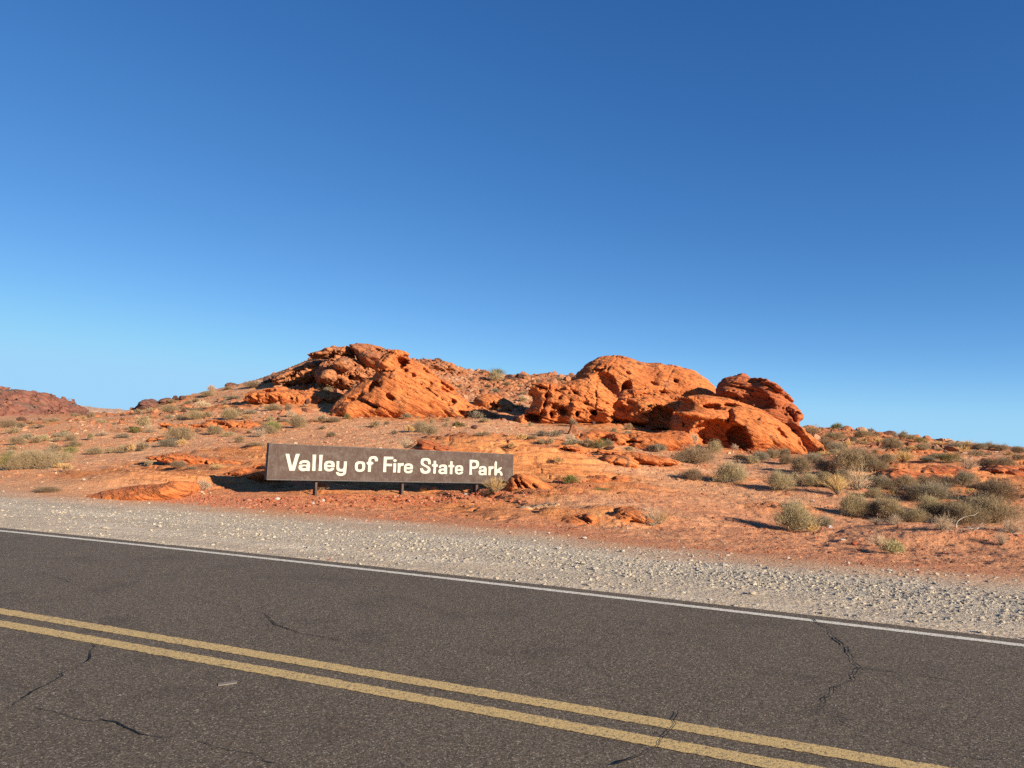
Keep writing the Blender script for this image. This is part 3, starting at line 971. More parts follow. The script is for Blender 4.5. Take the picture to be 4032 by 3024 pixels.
# the long dome at the back
rock('sandstone_dome', C2, [
    ([(425, 262), (475, 195), (540, 135), (600, 100), (660, 88), (740, 92), (830, 105), (880, 122), (935, 137), (1005, 130), (1060, 152), (1140, 160), (1200, 177), (1260, 207), (1320, 252), (1370, 305), (1400, 350), (1330, 480), (1100, 520), (700, 520), (520, 420), (430, 330)], 49.0, 3.2, 3.5, 2.6, 0.25),
], [
    ('cave', 620, 180, 42, 17, 0.8, 0.0), ('cave', 680, 300, 45, 42, 0.6, 0.2), ('cave', 795, 300, 22, 40, 0.7, 0.3), ('cave', 640, 230, 85, 40, 0.45, 0.5),
    ('cave', 1125, 255, 17, 13, 0.8, 0.0), ('cave', 690, 110, 35, 8, 0.4, 0.7), ('cave', 985, 275, 14, 8, 0.4, 0.4), ('cave', 760, 155, 25, 10, 0.35, 0.8), ('cave', 500, 180, 40, 30, 0.5, -0.8),
    ('bulge', 560, 260, 22, 60, 0.5, -0.5), ('cave', 800, 200, 16, 20, 0.35, 0.6), ('cave', 1030, 330, 30, 6, 0.3, 0.3),
], M_RED, dip=(0.42, 0.1), seed=1, joint=0.08, disp=(0.25, 0.09, 0.09), label='long high orange sandstone dome with sloping beds behind the honeycombed rock')

# the honeycombed rock on its left
rock('honeycomb_rock', C2, [
    ([(132, 328), (200, 292), (270, 284), (330, 292), (385, 265), (450, 250), (540, 240), (610, 262), (700, 330), (745, 350), (760, 400), (720, 480), (700, 540), (640, 560), (430, 560), (200, 560), (90, 600), (20, 600), (60, 510), (110, 470), (165, 420), (185, 355)], 44.5, 2.0, 3.0, 1.3, 0.18),
    ([(20, 560), (80, 480), (130, 500), (110, 600), (30, 640)], 43.8, 0.9, 1.0, 0.6, 0.0),
], [
    ('cave', 165, 500, 62, 42, 1.5, 0.1), ('cave', 262, 350, 26, 22, 0.6, 0.2), ('cave', 252, 405, 20, 18, 0.55, 0), ('cave', 317, 420, 18, 22, 0.55, 0.2), ('cave', 372, 455, 40, 32, 0.9, 0.3),
    ('cave', 292, 478, 18, 20, 0.7, 0), ('cave', 240, 476, 20, 16, 0.6, 0), ('cave', 455, 470, 26, 36, 0.7, -0.2), ('cave', 525, 403, 19, 13, 0.7, 0.0), ('cave', 405, 293, 12, 8, 0.5, 0.1),
    ('cave', 175, 385, 60, 34, 0.7, -0.4), ('bulge', 545, 500, 28, 22, 0.5, 0), ('bulge', 430, 445, 12, 45, 0.4, 0.1), ('cave', 590, 470, 34, 16, 0.9, 0.2), ('bulge', 640, 470, 42, 22, 0.7, 0.5),
    ('cave', 620, 375, 30, 9, 0.4, 0.6), ('bulge', 260, 300, 120, 14, 0.8, 0.05), ('cave', 450, 330, 26, 10, 0.35, 0.6), ('cave', 350, 360, 12, 20, 0.3, 0.0),
], M_RED, dip=(0.25, 0.1), seed=21, disp=(0.25, 0.07, 0.14), joint=0.15, label='low orange rock riddled with honeycomb hollows at the left foot of the dome')

# the block between
rock('sandstone_block', C2, [
    ([(690, 385), (755, 335), (860, 315), (960, 325), (1060, 345), (1170, 358), (1240, 395), (1230, 470), (1220, 570), (1130, 600), (960, 590), (880, 560), (800, 540), (690, 500)], 44.0, 1.9, 2.5, 1.2, 0.25),
], [
    ('cave', 770, 440, 40, 18, 0.9, 0.1), ('cave', 1050, 500, 110, 62, 1.0, 0.2), ('cave', 940, 342, 18, 7, 0.5, 0.1), ('cave', 1120, 372, 12, 6, 0.5, 0.1), ('bulge', 930, 510, 34, 34, 0.6, 0),
    ('cave', 740, 460, 60, 60, 0.5, 0), ('cave', 860, 350, 60, 12, 0.4, -0.1), ('bulge', 900, 320, 50, 12, 0.5, -0.2), ('cave', 800, 410, 50, 40, 0.35, 0.5), ('bulge', 1040, 450, 70, 12, 0.5, 0.1),
], M_RED, dip=(0.2, 0.1), seed=41, disp=(0.25, 0.08, 0.13), label='squarish orange sandstone block with a shaded hollow between the two big domes')

# the stacked head behind the front dome
rock('stacked_rock_head', C2, [
    ([(1404, 315), (1430, 275), (1452, 240), (1510, 213), (1570, 218), (1615, 238), (1645, 262), (1650, 420), (1500, 470), (1410, 360)], 44.8, 1.5, 1.8, 1.0, 0.1),
    ([(1600, 300), (1645, 258), (1680, 242), (1740, 268), (1800, 302), (1860, 352), (1912, 408), (1915, 450), (1880, 560), (1800, 640), (1600, 560), (1570, 400)], 43.6, 1.6, 2.0, 1.1, 0.25),
    ([(1860, 400), (1915, 425), (1955, 445), (1967, 475), (1955, 522), (1925, 540), (1930, 640), (1840, 640), (1820, 480)], 43.0, 1.3, 1.6, 0.7, 0.1),
], [
    ('cave', 1690, 380, 110, 60, 0.9, 0.5), ('cave', 1780, 390, 60, 18, 0.6, 0.5), ('cave', 1540, 300, 90, 6, 0.5, 0.2), ('cave', 1500, 270, 60, 6, 0.35, 0.25), ('cave', 1530, 345, 80, 5, 0.3, 0.1),
    ('cave', 1520, 365, 90, 5, 0.3, 0.1), ('bulge', 1770, 300, 120, 22, 0.7, 0.62), ('cave', 1905, 500, 14, 60, 0.6, -0.4), ('cave', 1950, 470, 16, 10, 0.4, 0), ('cave', 1850, 470, 16, 40, 0.4, -0.2),
    ('bulge', 1530, 330, 75, 22, 0.4, 0.1),
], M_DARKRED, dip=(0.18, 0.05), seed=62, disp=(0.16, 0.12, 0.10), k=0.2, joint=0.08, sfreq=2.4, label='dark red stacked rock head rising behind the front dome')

# the front dome with the big alcove
rock('alcove_dome', C2, [
    ([(1105, 560), (1130, 485), (1170, 425), (1215, 372), (1280, 350), (1370, 345), (1430, 367), (1510, 376), (1600, 402), (1700, 442), (1790, 495), (1850, 545), (1890, 590), (1945, 640), (1950, 700), (2005, 740), (2000, 800), (1640, 800), (1250, 740), (1110, 680)], 41.3, 2.6, 3.2, 2.2, 0.35),
    ([(1895, 525), (1935, 540), (1985, 590), (2030, 630), (2075, 670), (2092, 712), (2085, 750), (2080, 800), (1990, 800), (1960, 800), (1930, 690), (1890, 600)], 41.4, 1.7, 2.0, 1.1, 0.25),
    ([(1880, 700), (1930, 683), (1975, 692), (2008, 740), (1990, 790), (1890, 790)], 40.0, 0.8, 1.2, 0.55, 0.1),
], [
    ('cave', 1415, 618, 205, 112, 1.7, 0.16, 0.0), ('cave', 1560, 645, 75, 95, 1.3, -0.62, 0.1), ('cave', 1330, 425, 105, 24, 1.6, 0.02), ('cave', 1490, 414, 42, 17, 1.2, 0.0),
    ('bulge', 1300, 380, 150, 15, 0.55, 0.06), ('cave', 1170, 560, 36, 60, 0.5, 0.4), ('bulge', 1150, 600, 40, 60, 0.5, -0.2), ('cave', 1975, 690, 18, 38, 0.7, -0.3),
    ('cave', 1500, 470, 7, 60, 0.35, 0.15), ('cave', 1820, 580, 12, 60, 0.35, -0.5), ('cave', 1750, 640, 90, 6, 0.30, 0.75), ('cave', 1230, 470, 70, 8, 0.4, -0.2), ('bulge', 1330, 490, 120, 10, 0.3, 0.05),
    ('cave', 1700, 700, 100, 5, 0.22, 0.6), ('cave', 1860, 500, 30, 12, 0.4, 0.9),
], M_RED, h=0.06, dip=(0.16, 0.1), seed=83, disp=(0.19, 0.07, 0.075), joint=0.09, sfreq=2.2, label='front orange dome with a huge scooped alcove at its foot')

# the holed rock face of the left hill
rock('holed_rock_face', C1, [
    ([(570, 700), (615, 640), (670, 560), (700, 520), (760, 475), (830, 432), (890, 372), (950, 345), (975, 270), (1015, 218), (1080, 190), (1135, 174), (1190, 188), (1240, 212), (1310, 238), (1370, 272), (1420, 342), (1490, 388), (1570, 425), (1625, 500), (1690, 572), (1760, 612), (1830, 630), (1860, 660), (1840, 740), (1200, 760), (700, 760), (560, 750)], 48.5, 2.6, 3.0, 2.0, 0.5),
    ([(965, 290), (1010, 225), (1080, 188), (1140, 176), (1180, 200), (1150, 300), (1080, 370), (980, 350)], 48.9, 1.6, 1.8, 0.9, 0.1),
], [
    ('cave', 1168, 252, 55, 47, 1.6, 0.3), ('cave', 1050, 330, 79, 22, 1.2, 0.05), ('cave', 938, 440, 34, 55, 0.9, 0.7), ('cave', 1000, 440, 72, 39, 0.5, 0.2), ('cave', 1515, 462, 32, 17, 1.0, 0.1),
    ('cave', 1572, 562, 20, 20, 0.9, 0.3), ('cave', 1688, 600, 18, 14, 0.8, 0.4), ('cave', 1000, 618, 53, 13, 0.8, 0.22), ('cave', 788, 682, 31, 26, 0.9, 0), ('cave', 1250, 355, 14, 16, 0.5, 0),
    ('cave', 1080, 530, 60, 31, 0.5, 0.5), ('cave', 1130, 545, 14, 42, 0.5, 0), ('cave', 1190, 315, 19, 16, 0.5, 0), ('cave', 1040, 250, 60, 6, 0.35, -0.1), ('cave', 1040, 285, 70, 6, 0.35, -0.05),
    ('cave', 1330, 430, 120, 5, 0.35, 0.62), ('cave', 1500, 420, 120, 6, 0.45, 0.62), ('cave', 1250, 600, 200, 5, 0.30, 0.6), ('cave', 860, 560, 90, 6, 0.3, 0.35), ('cave', 1380, 420, 14, 16, 0.4, 0),
    ('cave', 780, 540, 41, 13, 0.5, -0.4), ('cave', 1390, 670, 31, 13, 0.5, 0), ('cave', 1640, 650, 22, 13, 0.5, 0), ('bulge', 1160, 180, 60, 10, 0.4, 0.1), ('bulge', 760, 640, 60, 50, 0.5, 0),
    ('cave', 1460, 380, 26, 7, 0.4, 0.9),
], M_RED, h=0.07, dip=(0.45, 0.1), seed=101, disp=(0.27, 0.09, 0.09), joint=0.08, label='broad orange rock face pierced by small dark holes below the hilltop')

# brown summit blocks
rock('summit_rock', C1, [
    ([(752, 130), (765, 105), (830, 93), (900, 106), (1000, 128), (1100, 170), (1150, 215), (1120, 330), (900, 330), (840, 275), (770, 190)], 62.0, 2.4, 3.5, 1.6, 0.4),
], [('cave', 975, 152, 22, 10, 0.9, 0.3), ('cave', 800, 215, 20, 60, 0.5, -0.45)],
    M_BRN, h=0.10, dip=(0.55, 0.1), seed=121, disp=(0.25, 0.08, 0.16), joint=0.1, label='rough brown slab forming the very top of the left hill', cat='rock')
rock('summit_ledge', C1, [
    ([(442, 192), (470, 180), (540, 172), (592, 155), (640, 133), (700, 140), (765, 130), (800, 230), (700, 215), (640, 205), (600, 225), (520, 215), (455, 215)], 63.0, 2.0, 3.0, 0.7, 0.0),
], [('cave', 700, 225, 90, 22, 1.0, 0.1)],
    M_BRN, h=0.10, dip=(-0.15, 0.1), seed=131, disp=(0.22, 0.14, 0.2), joint=0.1, label='dark overhanging ledge jutting left from the hilltop slab', cat='rock')
rock('fallen_block', C1, [
    ([(618, 265), (660, 215), (740, 205), (775, 225), (790, 270), (760, 320), (700, 330), (630, 300)], 58.0, 1.3, 1.5, 1.0, 0.2)], [],
    M_BRN, h=0.10, seed=141, disp=(0.15, 0.06, 0.12), label='pale brown fallen block leaning under the hilltop ledge', cat='rock')
rock('dark_layered_block', C1, [
    ([(525, 370), (540, 325), (600, 308), (645, 330), (648, 400), (600, 410), (540, 400)], 56.5, 1.1, 1.2, 0.8, 0.1)], [],
    M_BRN, h=0.09, seed=151, disp=(0.12, 0.14, 0.12), dip=(0.15, 0), label='dark brown layered block beside green bushes below the summit', cat='rock')
rock('slope_outcrop', C1, [
    ([(140, 400), (205, 342), (300, 283), (410, 240), (470, 216), (560, 222), (640, 290), (640, 360), (520, 410), (380, 440), (200, 450)], 65.0, 2.2, 3.0, 1.8, 1.0)],
    [('cave', 330, 330, 60, 8, 0.6, -0.5), ('cave', 450, 300, 60, 8, 0.6, -0.4), ('cave', 270, 370, 60, 8, 0.6, -0.4)],
    M_BRN, h=0.10, seed=161, disp=(0.35, 0.16, 0.34), joint=0.2, dip=(-0.35, 0.1), label='long layered brown outcrop on the left shoulder of the hill', cat='rock')
rock('summit_buttress', C1, [
    ([(600, 230), (640, 195), (760, 200), (850, 260), (930, 300), (980, 350), (900, 430), (780, 480), (660, 460), (560, 420), (520, 340), (560, 270)], 60.5, 2.0, 3.0, 1.8, 0.7)],
    [('cave', 700, 250, 110, 20, 1.2, 0.15), ('cave', 880, 290, 30, 14, 0.8, 0), ('cave', 840, 350, 34, 12, 0.8, 0), ('cave', 640, 400, 40, 8, 0.5, 0), ('cave', 760, 380, 10, 40, 0.5, 0.3), ('cave', 900, 390, 40, 8, 0.6, -0.6)],
    M_BRN, h=0.09, seed=165, disp=(0.5, 0.16, 0.42), joint=0.25, dip=(0.3, 0.1), label='jumbled brown rock mass under the summit slab, behind the fallen blocks', cat='rock')
rock('rubble_outcrop', C1, [
    ([(1230, 245), (1310, 226), (1420, 224), (1500, 236), (1570, 272), (1610, 310), (1700, 335), (1660, 380), (1480, 370), (1350, 350), (1250, 330)], 74.0, 1.8, 3.0, 1.5, 0.8)],
    [('cave', 1450, 270, 40, 8, 0.6, 0.4), ('cave', 1560, 330, 30, 12, 0.7, 0.3), ('cave', 1330, 280, 40, 8, 0.6, 0.4)],
    M_BRN, h=0.11, seed=167, disp=(0.35, 0.12, 0.45), joint=0.2, dip=(0.3, 0.1), label='brown broken outcrop on the skyline behind the holed face', cat='rock')
rock('orange_bench', C1, [
    ([(-60, 500), (40, 450), (160, 440), (330, 478), (480, 492), (620, 500), (690, 520), (650, 590), (520, 640), (300, 620), (100, 600), (-60, 570)], None, 2.0, 3.0, 1.8, 1.3)],
    [('cave', 480, 540, 12, 40, 0.4, 0.4), ('cave', 560, 545, 10, 30, 0.4, 0.4), ('cave', 240, 530, 60, 6, 0.4, 0.1), ('cave', 90, 500, 30, 14, 0.5, 0.5)],
    M_RED, h=0.10, seed=169, disp=(0.35, 0.14, 0.26), joint=0.2, dip=(0.1, 0.1), label='broad orange rock bench left of the holed face above the big shadow', cat='rock')
rock('cracked_rock_slab', C6, [
    ([(880, 790), (1000, 755), (1200, 765), (1400, 770), (1600, 765), (1800, 790), (1980, 850), (1960, 920), (1800, 950), (1500, 930), (1200, 900), (950, 880)], None, 1.4, 2.2, 1.2, 1.2)],
    [('cave', 1690, 860, 110, 6, 0.4, 0.25), ('cave', 1380, 830, 50, 6, 0.4, -0.5), ('cave', 1050, 800, 50, 6, 0.3, 0.1), ('cave', 1800, 810, 120, 5, 0.4, 0.2)],
    M_RED, h=0.08, seed=173, disp=(0.22, 0.12, 0.16), joint=0.2, dip=(0.12, 0.1), label='pale orange cracked slab crossing the middle of the left slope', cat='rock')
rock('tilted_rock', C6, [
    ([(270, 1040), (330, 1000), (430, 985), (540, 1000), (560, 1060), (500, 1110), (330, 1120), (280, 1090)], None, 0.8, 1.4, 0.6, 0.6)],
    [('cave', 430, 1075, 40, 20, 0.5, 0.2), ('cave', 340, 1050, 8, 40, 0.3, 0.5)],
    M_RED, h=0.06, seed=175, disp=(0.12, 0.08, 0.08), joint=0.2, dip=(0.4, 0.1), label='small tilted sandstone bank left of the largest bush on the left slope', cat='rock')
rock('cracked_outcrop', C6, [
    ([(430, 900), (480, 850), (540, 825), (700, 835), (860, 830), (960, 850), (900, 900), (700, 910), (480, 930)], None, 0.9, 1.6, 0.7, 0.8)],
    [('cave', 490, 880, 22, 36, 0.6, 0.5), ('cave', 830, 845, 40, 8, 0.4, -0.5), ('cave', 690, 860, 10, 24, 0.4, 0.5)],
    M_RED, h=0.07, seed=177, disp=(0.15, 0.10, 0.12), joint=0.25, dip=(0.15, 0.1), label='low cracked rock ridge above the largest bush on the left slope', cat='rock')
rock('front_slab', CK, [
    ([(620, 640), (740, 610), (900, 610), (980, 612), (1060, 640), (1000, 680), (760, 690), (640, 690)], None, 0.7, 1.3, 0.5, 1.4)],
    [('cave', 765, 650, 12, 26, 0.25, 0.2), ('cave', 940, 650, 8, 22, 0.2, -0.4)],
    M_RED, h=0.04, seed=179, disp=(0.06, 0.05, 0.05), joint=0.1, dip=(0.05, 0.1), label='low smooth slab with two upright cracks on the open ground right of the sign', cat='rock')
rock('sandstone_outcrop', C2, [
    ([(380, 640), (560, 600), (760, 590), (960, 600), (1120, 600), (1220, 610), (1230, 680), (1100, 740), (800, 740), (500, 720), (380, 690)], None, 1.2, 2.2, 1.0, 2.2)],
    [('cave', 700, 650, 60, 6, 0.3, 0.2), ('cave', 950, 680, 60, 6, 0.3, 0.2), ('cave', 1150, 640, 40, 8, 0.3, 0.5)],
    M_RED, h=0.08, seed=183, disp=(0.25, 0.12, 0.16), joint=0.2, dip=(0.1, 0.1), label='broken orange rock apron sloping down in front of the honeycombed rock', cat='rock')
rock('small_dome', C1, [
    ([(1745, 560), (1790, 515), (1850, 495), (1930, 505), (2010, 545), (2060, 580), (2095, 620), (2080, 680), (1900, 690), (1780, 650)], 55.0, 2.0, 2.6, 1.6, 0.5)],
    [('cave', 1880, 590, 50, 8, 0.4, 0.3)], M_RED, h=0.09, seed=171, disp=(0.2, 0.08, 0.12), dip=(0.4, 0.1), label='small rounded orange dome between the holed face and the honeycombed rock')
rock('left_shoulder_knob', C6, [
    ([(1680, 410), (1760, 330), (1900, 260), (2050, 215), (2180, 215), (2230, 330), (2150, 420), (1900, 450)], 68.0, 1.5, 2.5, 1.2, 0.5)],
    [('cave', 1990, 350, 40, 60, 0.5, -0.5)], M_RED, h=0.11, seed=181, disp=(0.2, 0.1, 0.16), label='orange rock knob on the left hillside near the skyline', cat='rock')
rock('low_dark_outcrop', CI, [
    ([(1060, 560), (1120, 525), (1210, 485), (1300, 500), (1380, 520), (1500, 515), (1590, 545), (1600, 620), (1400, 640), (1100, 620)], None, 0.8, 1.2, 0.55, 0.3)],
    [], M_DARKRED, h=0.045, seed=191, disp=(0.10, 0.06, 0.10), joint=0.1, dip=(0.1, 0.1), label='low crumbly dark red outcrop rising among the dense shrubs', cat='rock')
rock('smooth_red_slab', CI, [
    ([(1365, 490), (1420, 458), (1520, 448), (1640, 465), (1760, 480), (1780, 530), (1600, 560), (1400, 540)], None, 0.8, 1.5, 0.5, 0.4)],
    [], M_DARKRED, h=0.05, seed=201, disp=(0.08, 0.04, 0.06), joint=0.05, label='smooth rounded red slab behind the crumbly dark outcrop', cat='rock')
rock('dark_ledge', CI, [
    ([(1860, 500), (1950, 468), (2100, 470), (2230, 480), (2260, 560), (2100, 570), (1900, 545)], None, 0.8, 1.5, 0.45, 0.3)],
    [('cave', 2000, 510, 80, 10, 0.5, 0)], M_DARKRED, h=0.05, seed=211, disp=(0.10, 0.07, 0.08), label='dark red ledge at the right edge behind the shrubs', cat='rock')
rock('bank_ledge', CK, [
    ([(795, 500), (850, 440), (960, 425), (1060, 440), (1130, 500), (1160, 545), (1000, 560), (820, 545)], None, 0.7, 1.5, 0.5, 0.3)],
    [('cave', 960, 500, 110, 18, 0.6, 0.1)], M_RED, h=0.05, seed=221, disp=(0.10, 0.08, 0.08), dip=(0.1, 0.1), label='low layered ledge with a dark undercut left of the round grey bush', cat='rock')
rock('low_ledge', crop(1900, 1800, 4.148), [
    ([(880, 60), (960, 20), (1100, 40), (1300, 80), (1450, 90), (1530, 150), (1400, 190), (1150, 170), (950, 110)], None, 0.5, 1.2, 0.35, 0.3)],
    [('cave', 1420, 130, 80, 24, 0.35, 0.2), ('cave', 1180, 125, 60, 14, 0.3, 0.3)], M_RED, h=0.04, seed=231, disp=(0.07, 0.06, 0.06), dip=(0.15, 0.1), label='low red ledge just right of the sign with a tuft in front', cat='rock')
rock('dark_rock_behind_sign', C1, [
    ([(1260, 930), (1290, 890), (1350, 872), (1400, 885), (1520, 905), (1620, 925), (1640, 980), (1280, 980)], None, 0.6, 1.2, 0.4, 0.3)],
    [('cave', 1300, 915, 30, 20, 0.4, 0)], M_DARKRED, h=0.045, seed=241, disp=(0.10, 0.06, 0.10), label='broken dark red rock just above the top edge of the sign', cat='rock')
rock('undercut_rock', crop(1000, 1700, 2.011), [
    ([(120, 470), (150, 385), (300, 380), (480, 400), (700, 395), (940, 385), (1100, 395), (1400, 385), (1700, 390), (1760, 430), (1740, 500), (1000, 520), (400, 530), (150, 520)], 23.6, 0.6, 1.4, 0.35, 0.2)],
    [('cave', 900, 455, 420, 26, 0.5, 0.0)], M_RED, h=0.045, seed=251, disp=(0.10, 0.06, 0.06), label='low red rock bank hidden mostly behind the sign panel', cat='rock')

PX = crop(0, 0, 1.0)
rock('low_mound', CK, [
    ([(860, 1000), (900, 950), (960, 915), (1060, 895), (1160, 900), (1240, 930), (1300, 985), (1240, 1040), (1000, 1060), (870, 1050)], None, 0.6, 1.1, 0.45, 1.2)],
    [('cave', 960, 945, 60, 5, 0.2, -0.3), ('cave', 1060, 1000, 90, 6, 0.2, 0.0), ('cave', 1180, 950, 30, 8, 0.2, 0.3)], M_RED, h=0.035, seed=401, disp=(0.08, 0.06, 0.07), joint=0.1, label='low crumbly red mound with a dry bush on its right side by the shoulder', cat='rock')
rock('flat_mound', CK, [
    ([(400, 1010), (480, 975), (600, 945), (700, 940), (770, 965), (800, 1010), (740, 1060), (500, 1070), (410, 1050)], None, 0.5, 1.0, 0.4, 1.5)],
    [('cave', 640, 985, 30, 5, 0.15, 0.2)], M_RED, h=0.035, seed=411, disp=(0.06, 0.05, 0.05), joint=0.08, label='flat red rock patch left of the low crumbly mound', cat='rock')
rock('pale_ledge', crop(1900, 1800, 4.148), [
    ([(60, 880), (200, 840), (450, 815), (640, 790), (900, 770), (1150, 745), (1300, 770), (1150, 830), (950, 870), (600, 890), (200, 905)], None, 0.35, 0.9, 0.2, 1.0)],
    [], sandstone('pale_ledge_sandstone', (0.60, 0.30, 0.13), (0.52, 0.20, 0.075), (0.66, 0.42, 0.24)), h=0.03, seed=421, disp=(0.05, 0.04, 0.03), joint=0.03, label='long pale flat ledge on the ground right below the sign end', cat='rock')
rock('smooth_hump', PX, [
    ([(270, 1968), (340, 1948), (450, 1930), (560, 1915), (640, 1908), (700, 1895), (745, 1915), (740, 1950), (690, 1975), (560, 1995), (300, 1990)], None, 0.7, 1.6, 0.4, 2.4)],
    [('cave', 640, 1930, 30, 4, 0.15, -0.3)], M_RED, h=0.04, seed=431, disp=(0.10, 0.05, 0.04), joint=0.06, label='smooth bare hump of orange rock at the left end of the sign shadow', cat='rock')
rock('sloping_rock', PX, [
    ([(800, 1890), (860, 1868), (930, 1850), (1000, 1828), (1070, 1812), (1150, 1830), (1150, 1900), (1000, 1915), (820, 1915)], None, 0.7, 1.4, 0.5, 1.0)],
    [('cave', 1010, 1835, 40, 4, 0.2, -0.3), ('cave', 930, 1870, 40, 3, 0.15, -0.3)], M_RED, h=0.045, seed=441, disp=(0.10, 0.07, 0.06), joint=0.08, label='sloping orange rock rising behind the left edge of the sign panel', cat='rock')
rock('ribbed_rock', PX, [
    ([(1990, 1935), (2000, 1880), (2040, 1860), (2100, 1872), (2150, 1900), (2200, 1925), (2160, 1950), (2020, 1950)], None, 0.5, 1.0, 0.4, 0.8)],
    [('cave', 2035, 1900, 4, 22, 0.2, -0.5), ('cave', 2065, 1910, 4, 22, 0.2, -0.7), ('cave', 2110, 1920, 4, 24, 0.2, -0.9)], M_RED, h=0.03, seed=451, disp=(0.05, 0.03, 0.03), joint=0.05, label='pale ribbed rock foot sticking out beside the right end of the sign', cat='rock')
rock('long_ledge', PX, [
    ([(2130, 1760), (2230, 1752), (2350, 1768), (2480, 1785), (2600, 1800), (2700, 1822), (2560, 1835), (2380, 1815), (2200, 1795)], None, 0.6, 1.6, 0.3, 0.8)],
    [('cave', 2300, 1782, 90, 4, 0.4, 0.12), ('cave', 2500, 1808, 80, 4, 0.4, 0.12)], M_RED, h=0.05, seed=461, disp=(0.10, 0.08, 0.07), joint=0.1, label='long thin ledge with a dark lip running under the gravel path', cat='rock')
rock('left_ledge', PX, [
    ([(560, 1800), (640, 1785), (760, 1795), (880, 1812), (960, 1828), (940, 1846), (800, 1838), (650, 1822)], None, 0.5, 1.4, 0.25, 0.8)],
    [('cave', 700, 1812, 60, 4, 0.3, 0.1), ('cave', 850, 1830, 50, 4, 0.3, 0.15)], M_RED, h=0.045, seed=471, disp=(0.08, 0.07, 0.06), joint=0.1, label='thin broken ledge on the slickrock up and left of the sign', cat='rock')

# far left
rock('far_ridge', C3, [
    ([(-400, 150), (-250, 120), (-120, 170), (0, 178), (60, 180), (110, 202), (165, 197), (200, 222), (232, 207), (300, 267), (340, 290), (420, 330), (520, 345), (640, 372), (760, 385), (700, 470), (300, 480), (-400, 480)], 135.0, 16, 20, 6.5, 1.2)],
    [], M_RIDGE, h=0.30, seed=261, disp=(1.6, 0.25, 0.9), joint=0.5, sfreq=0.7, dip=(0.7, 0.1), label='jagged dark red ridge at the far left edge', cat='hill')
tag(rock('distant_mesa', C3, [
    ([(-500, 230), (250, 255), (340, 275), (500, 292), (700, 312), (850, 322), (985, 330), (1150, 350), (1150, 420), (-500, 420)], 420.0, 45, 60, 9, 2.0)],
    [], sandstone('pale_mesa_rock', (0.46, 0.27, 0.17), (0.38, 0.20, 0.13), (0.50, 0.37, 0.25), 0, scale=0.05), h=1.3, seed=271, disp=(1.0, 0.5, 1.2), joint=0.0, sfreq=0.25), kind='structure')
rock('skyline_mound', C6, [
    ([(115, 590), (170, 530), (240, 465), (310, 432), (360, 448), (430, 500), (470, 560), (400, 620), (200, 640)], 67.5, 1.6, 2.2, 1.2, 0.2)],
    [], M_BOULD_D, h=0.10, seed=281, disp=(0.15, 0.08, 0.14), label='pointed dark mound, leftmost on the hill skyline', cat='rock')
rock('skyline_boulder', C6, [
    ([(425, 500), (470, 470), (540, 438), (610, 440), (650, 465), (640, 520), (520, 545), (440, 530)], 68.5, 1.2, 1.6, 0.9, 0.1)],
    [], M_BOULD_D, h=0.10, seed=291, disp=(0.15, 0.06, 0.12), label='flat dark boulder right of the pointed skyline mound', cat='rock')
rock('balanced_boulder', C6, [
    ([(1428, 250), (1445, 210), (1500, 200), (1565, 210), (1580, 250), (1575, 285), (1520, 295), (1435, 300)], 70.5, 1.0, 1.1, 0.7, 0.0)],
    [('cave', 1500, 235, 60, 4, 0.3, 0.1)], M_BOULD_D, h=0.07, seed=301, disp=(0.08, 0.08, 0.08), dip=(-0.1, 0), label='square dark boulder sitting alone on the hill skyline', cat='rock')

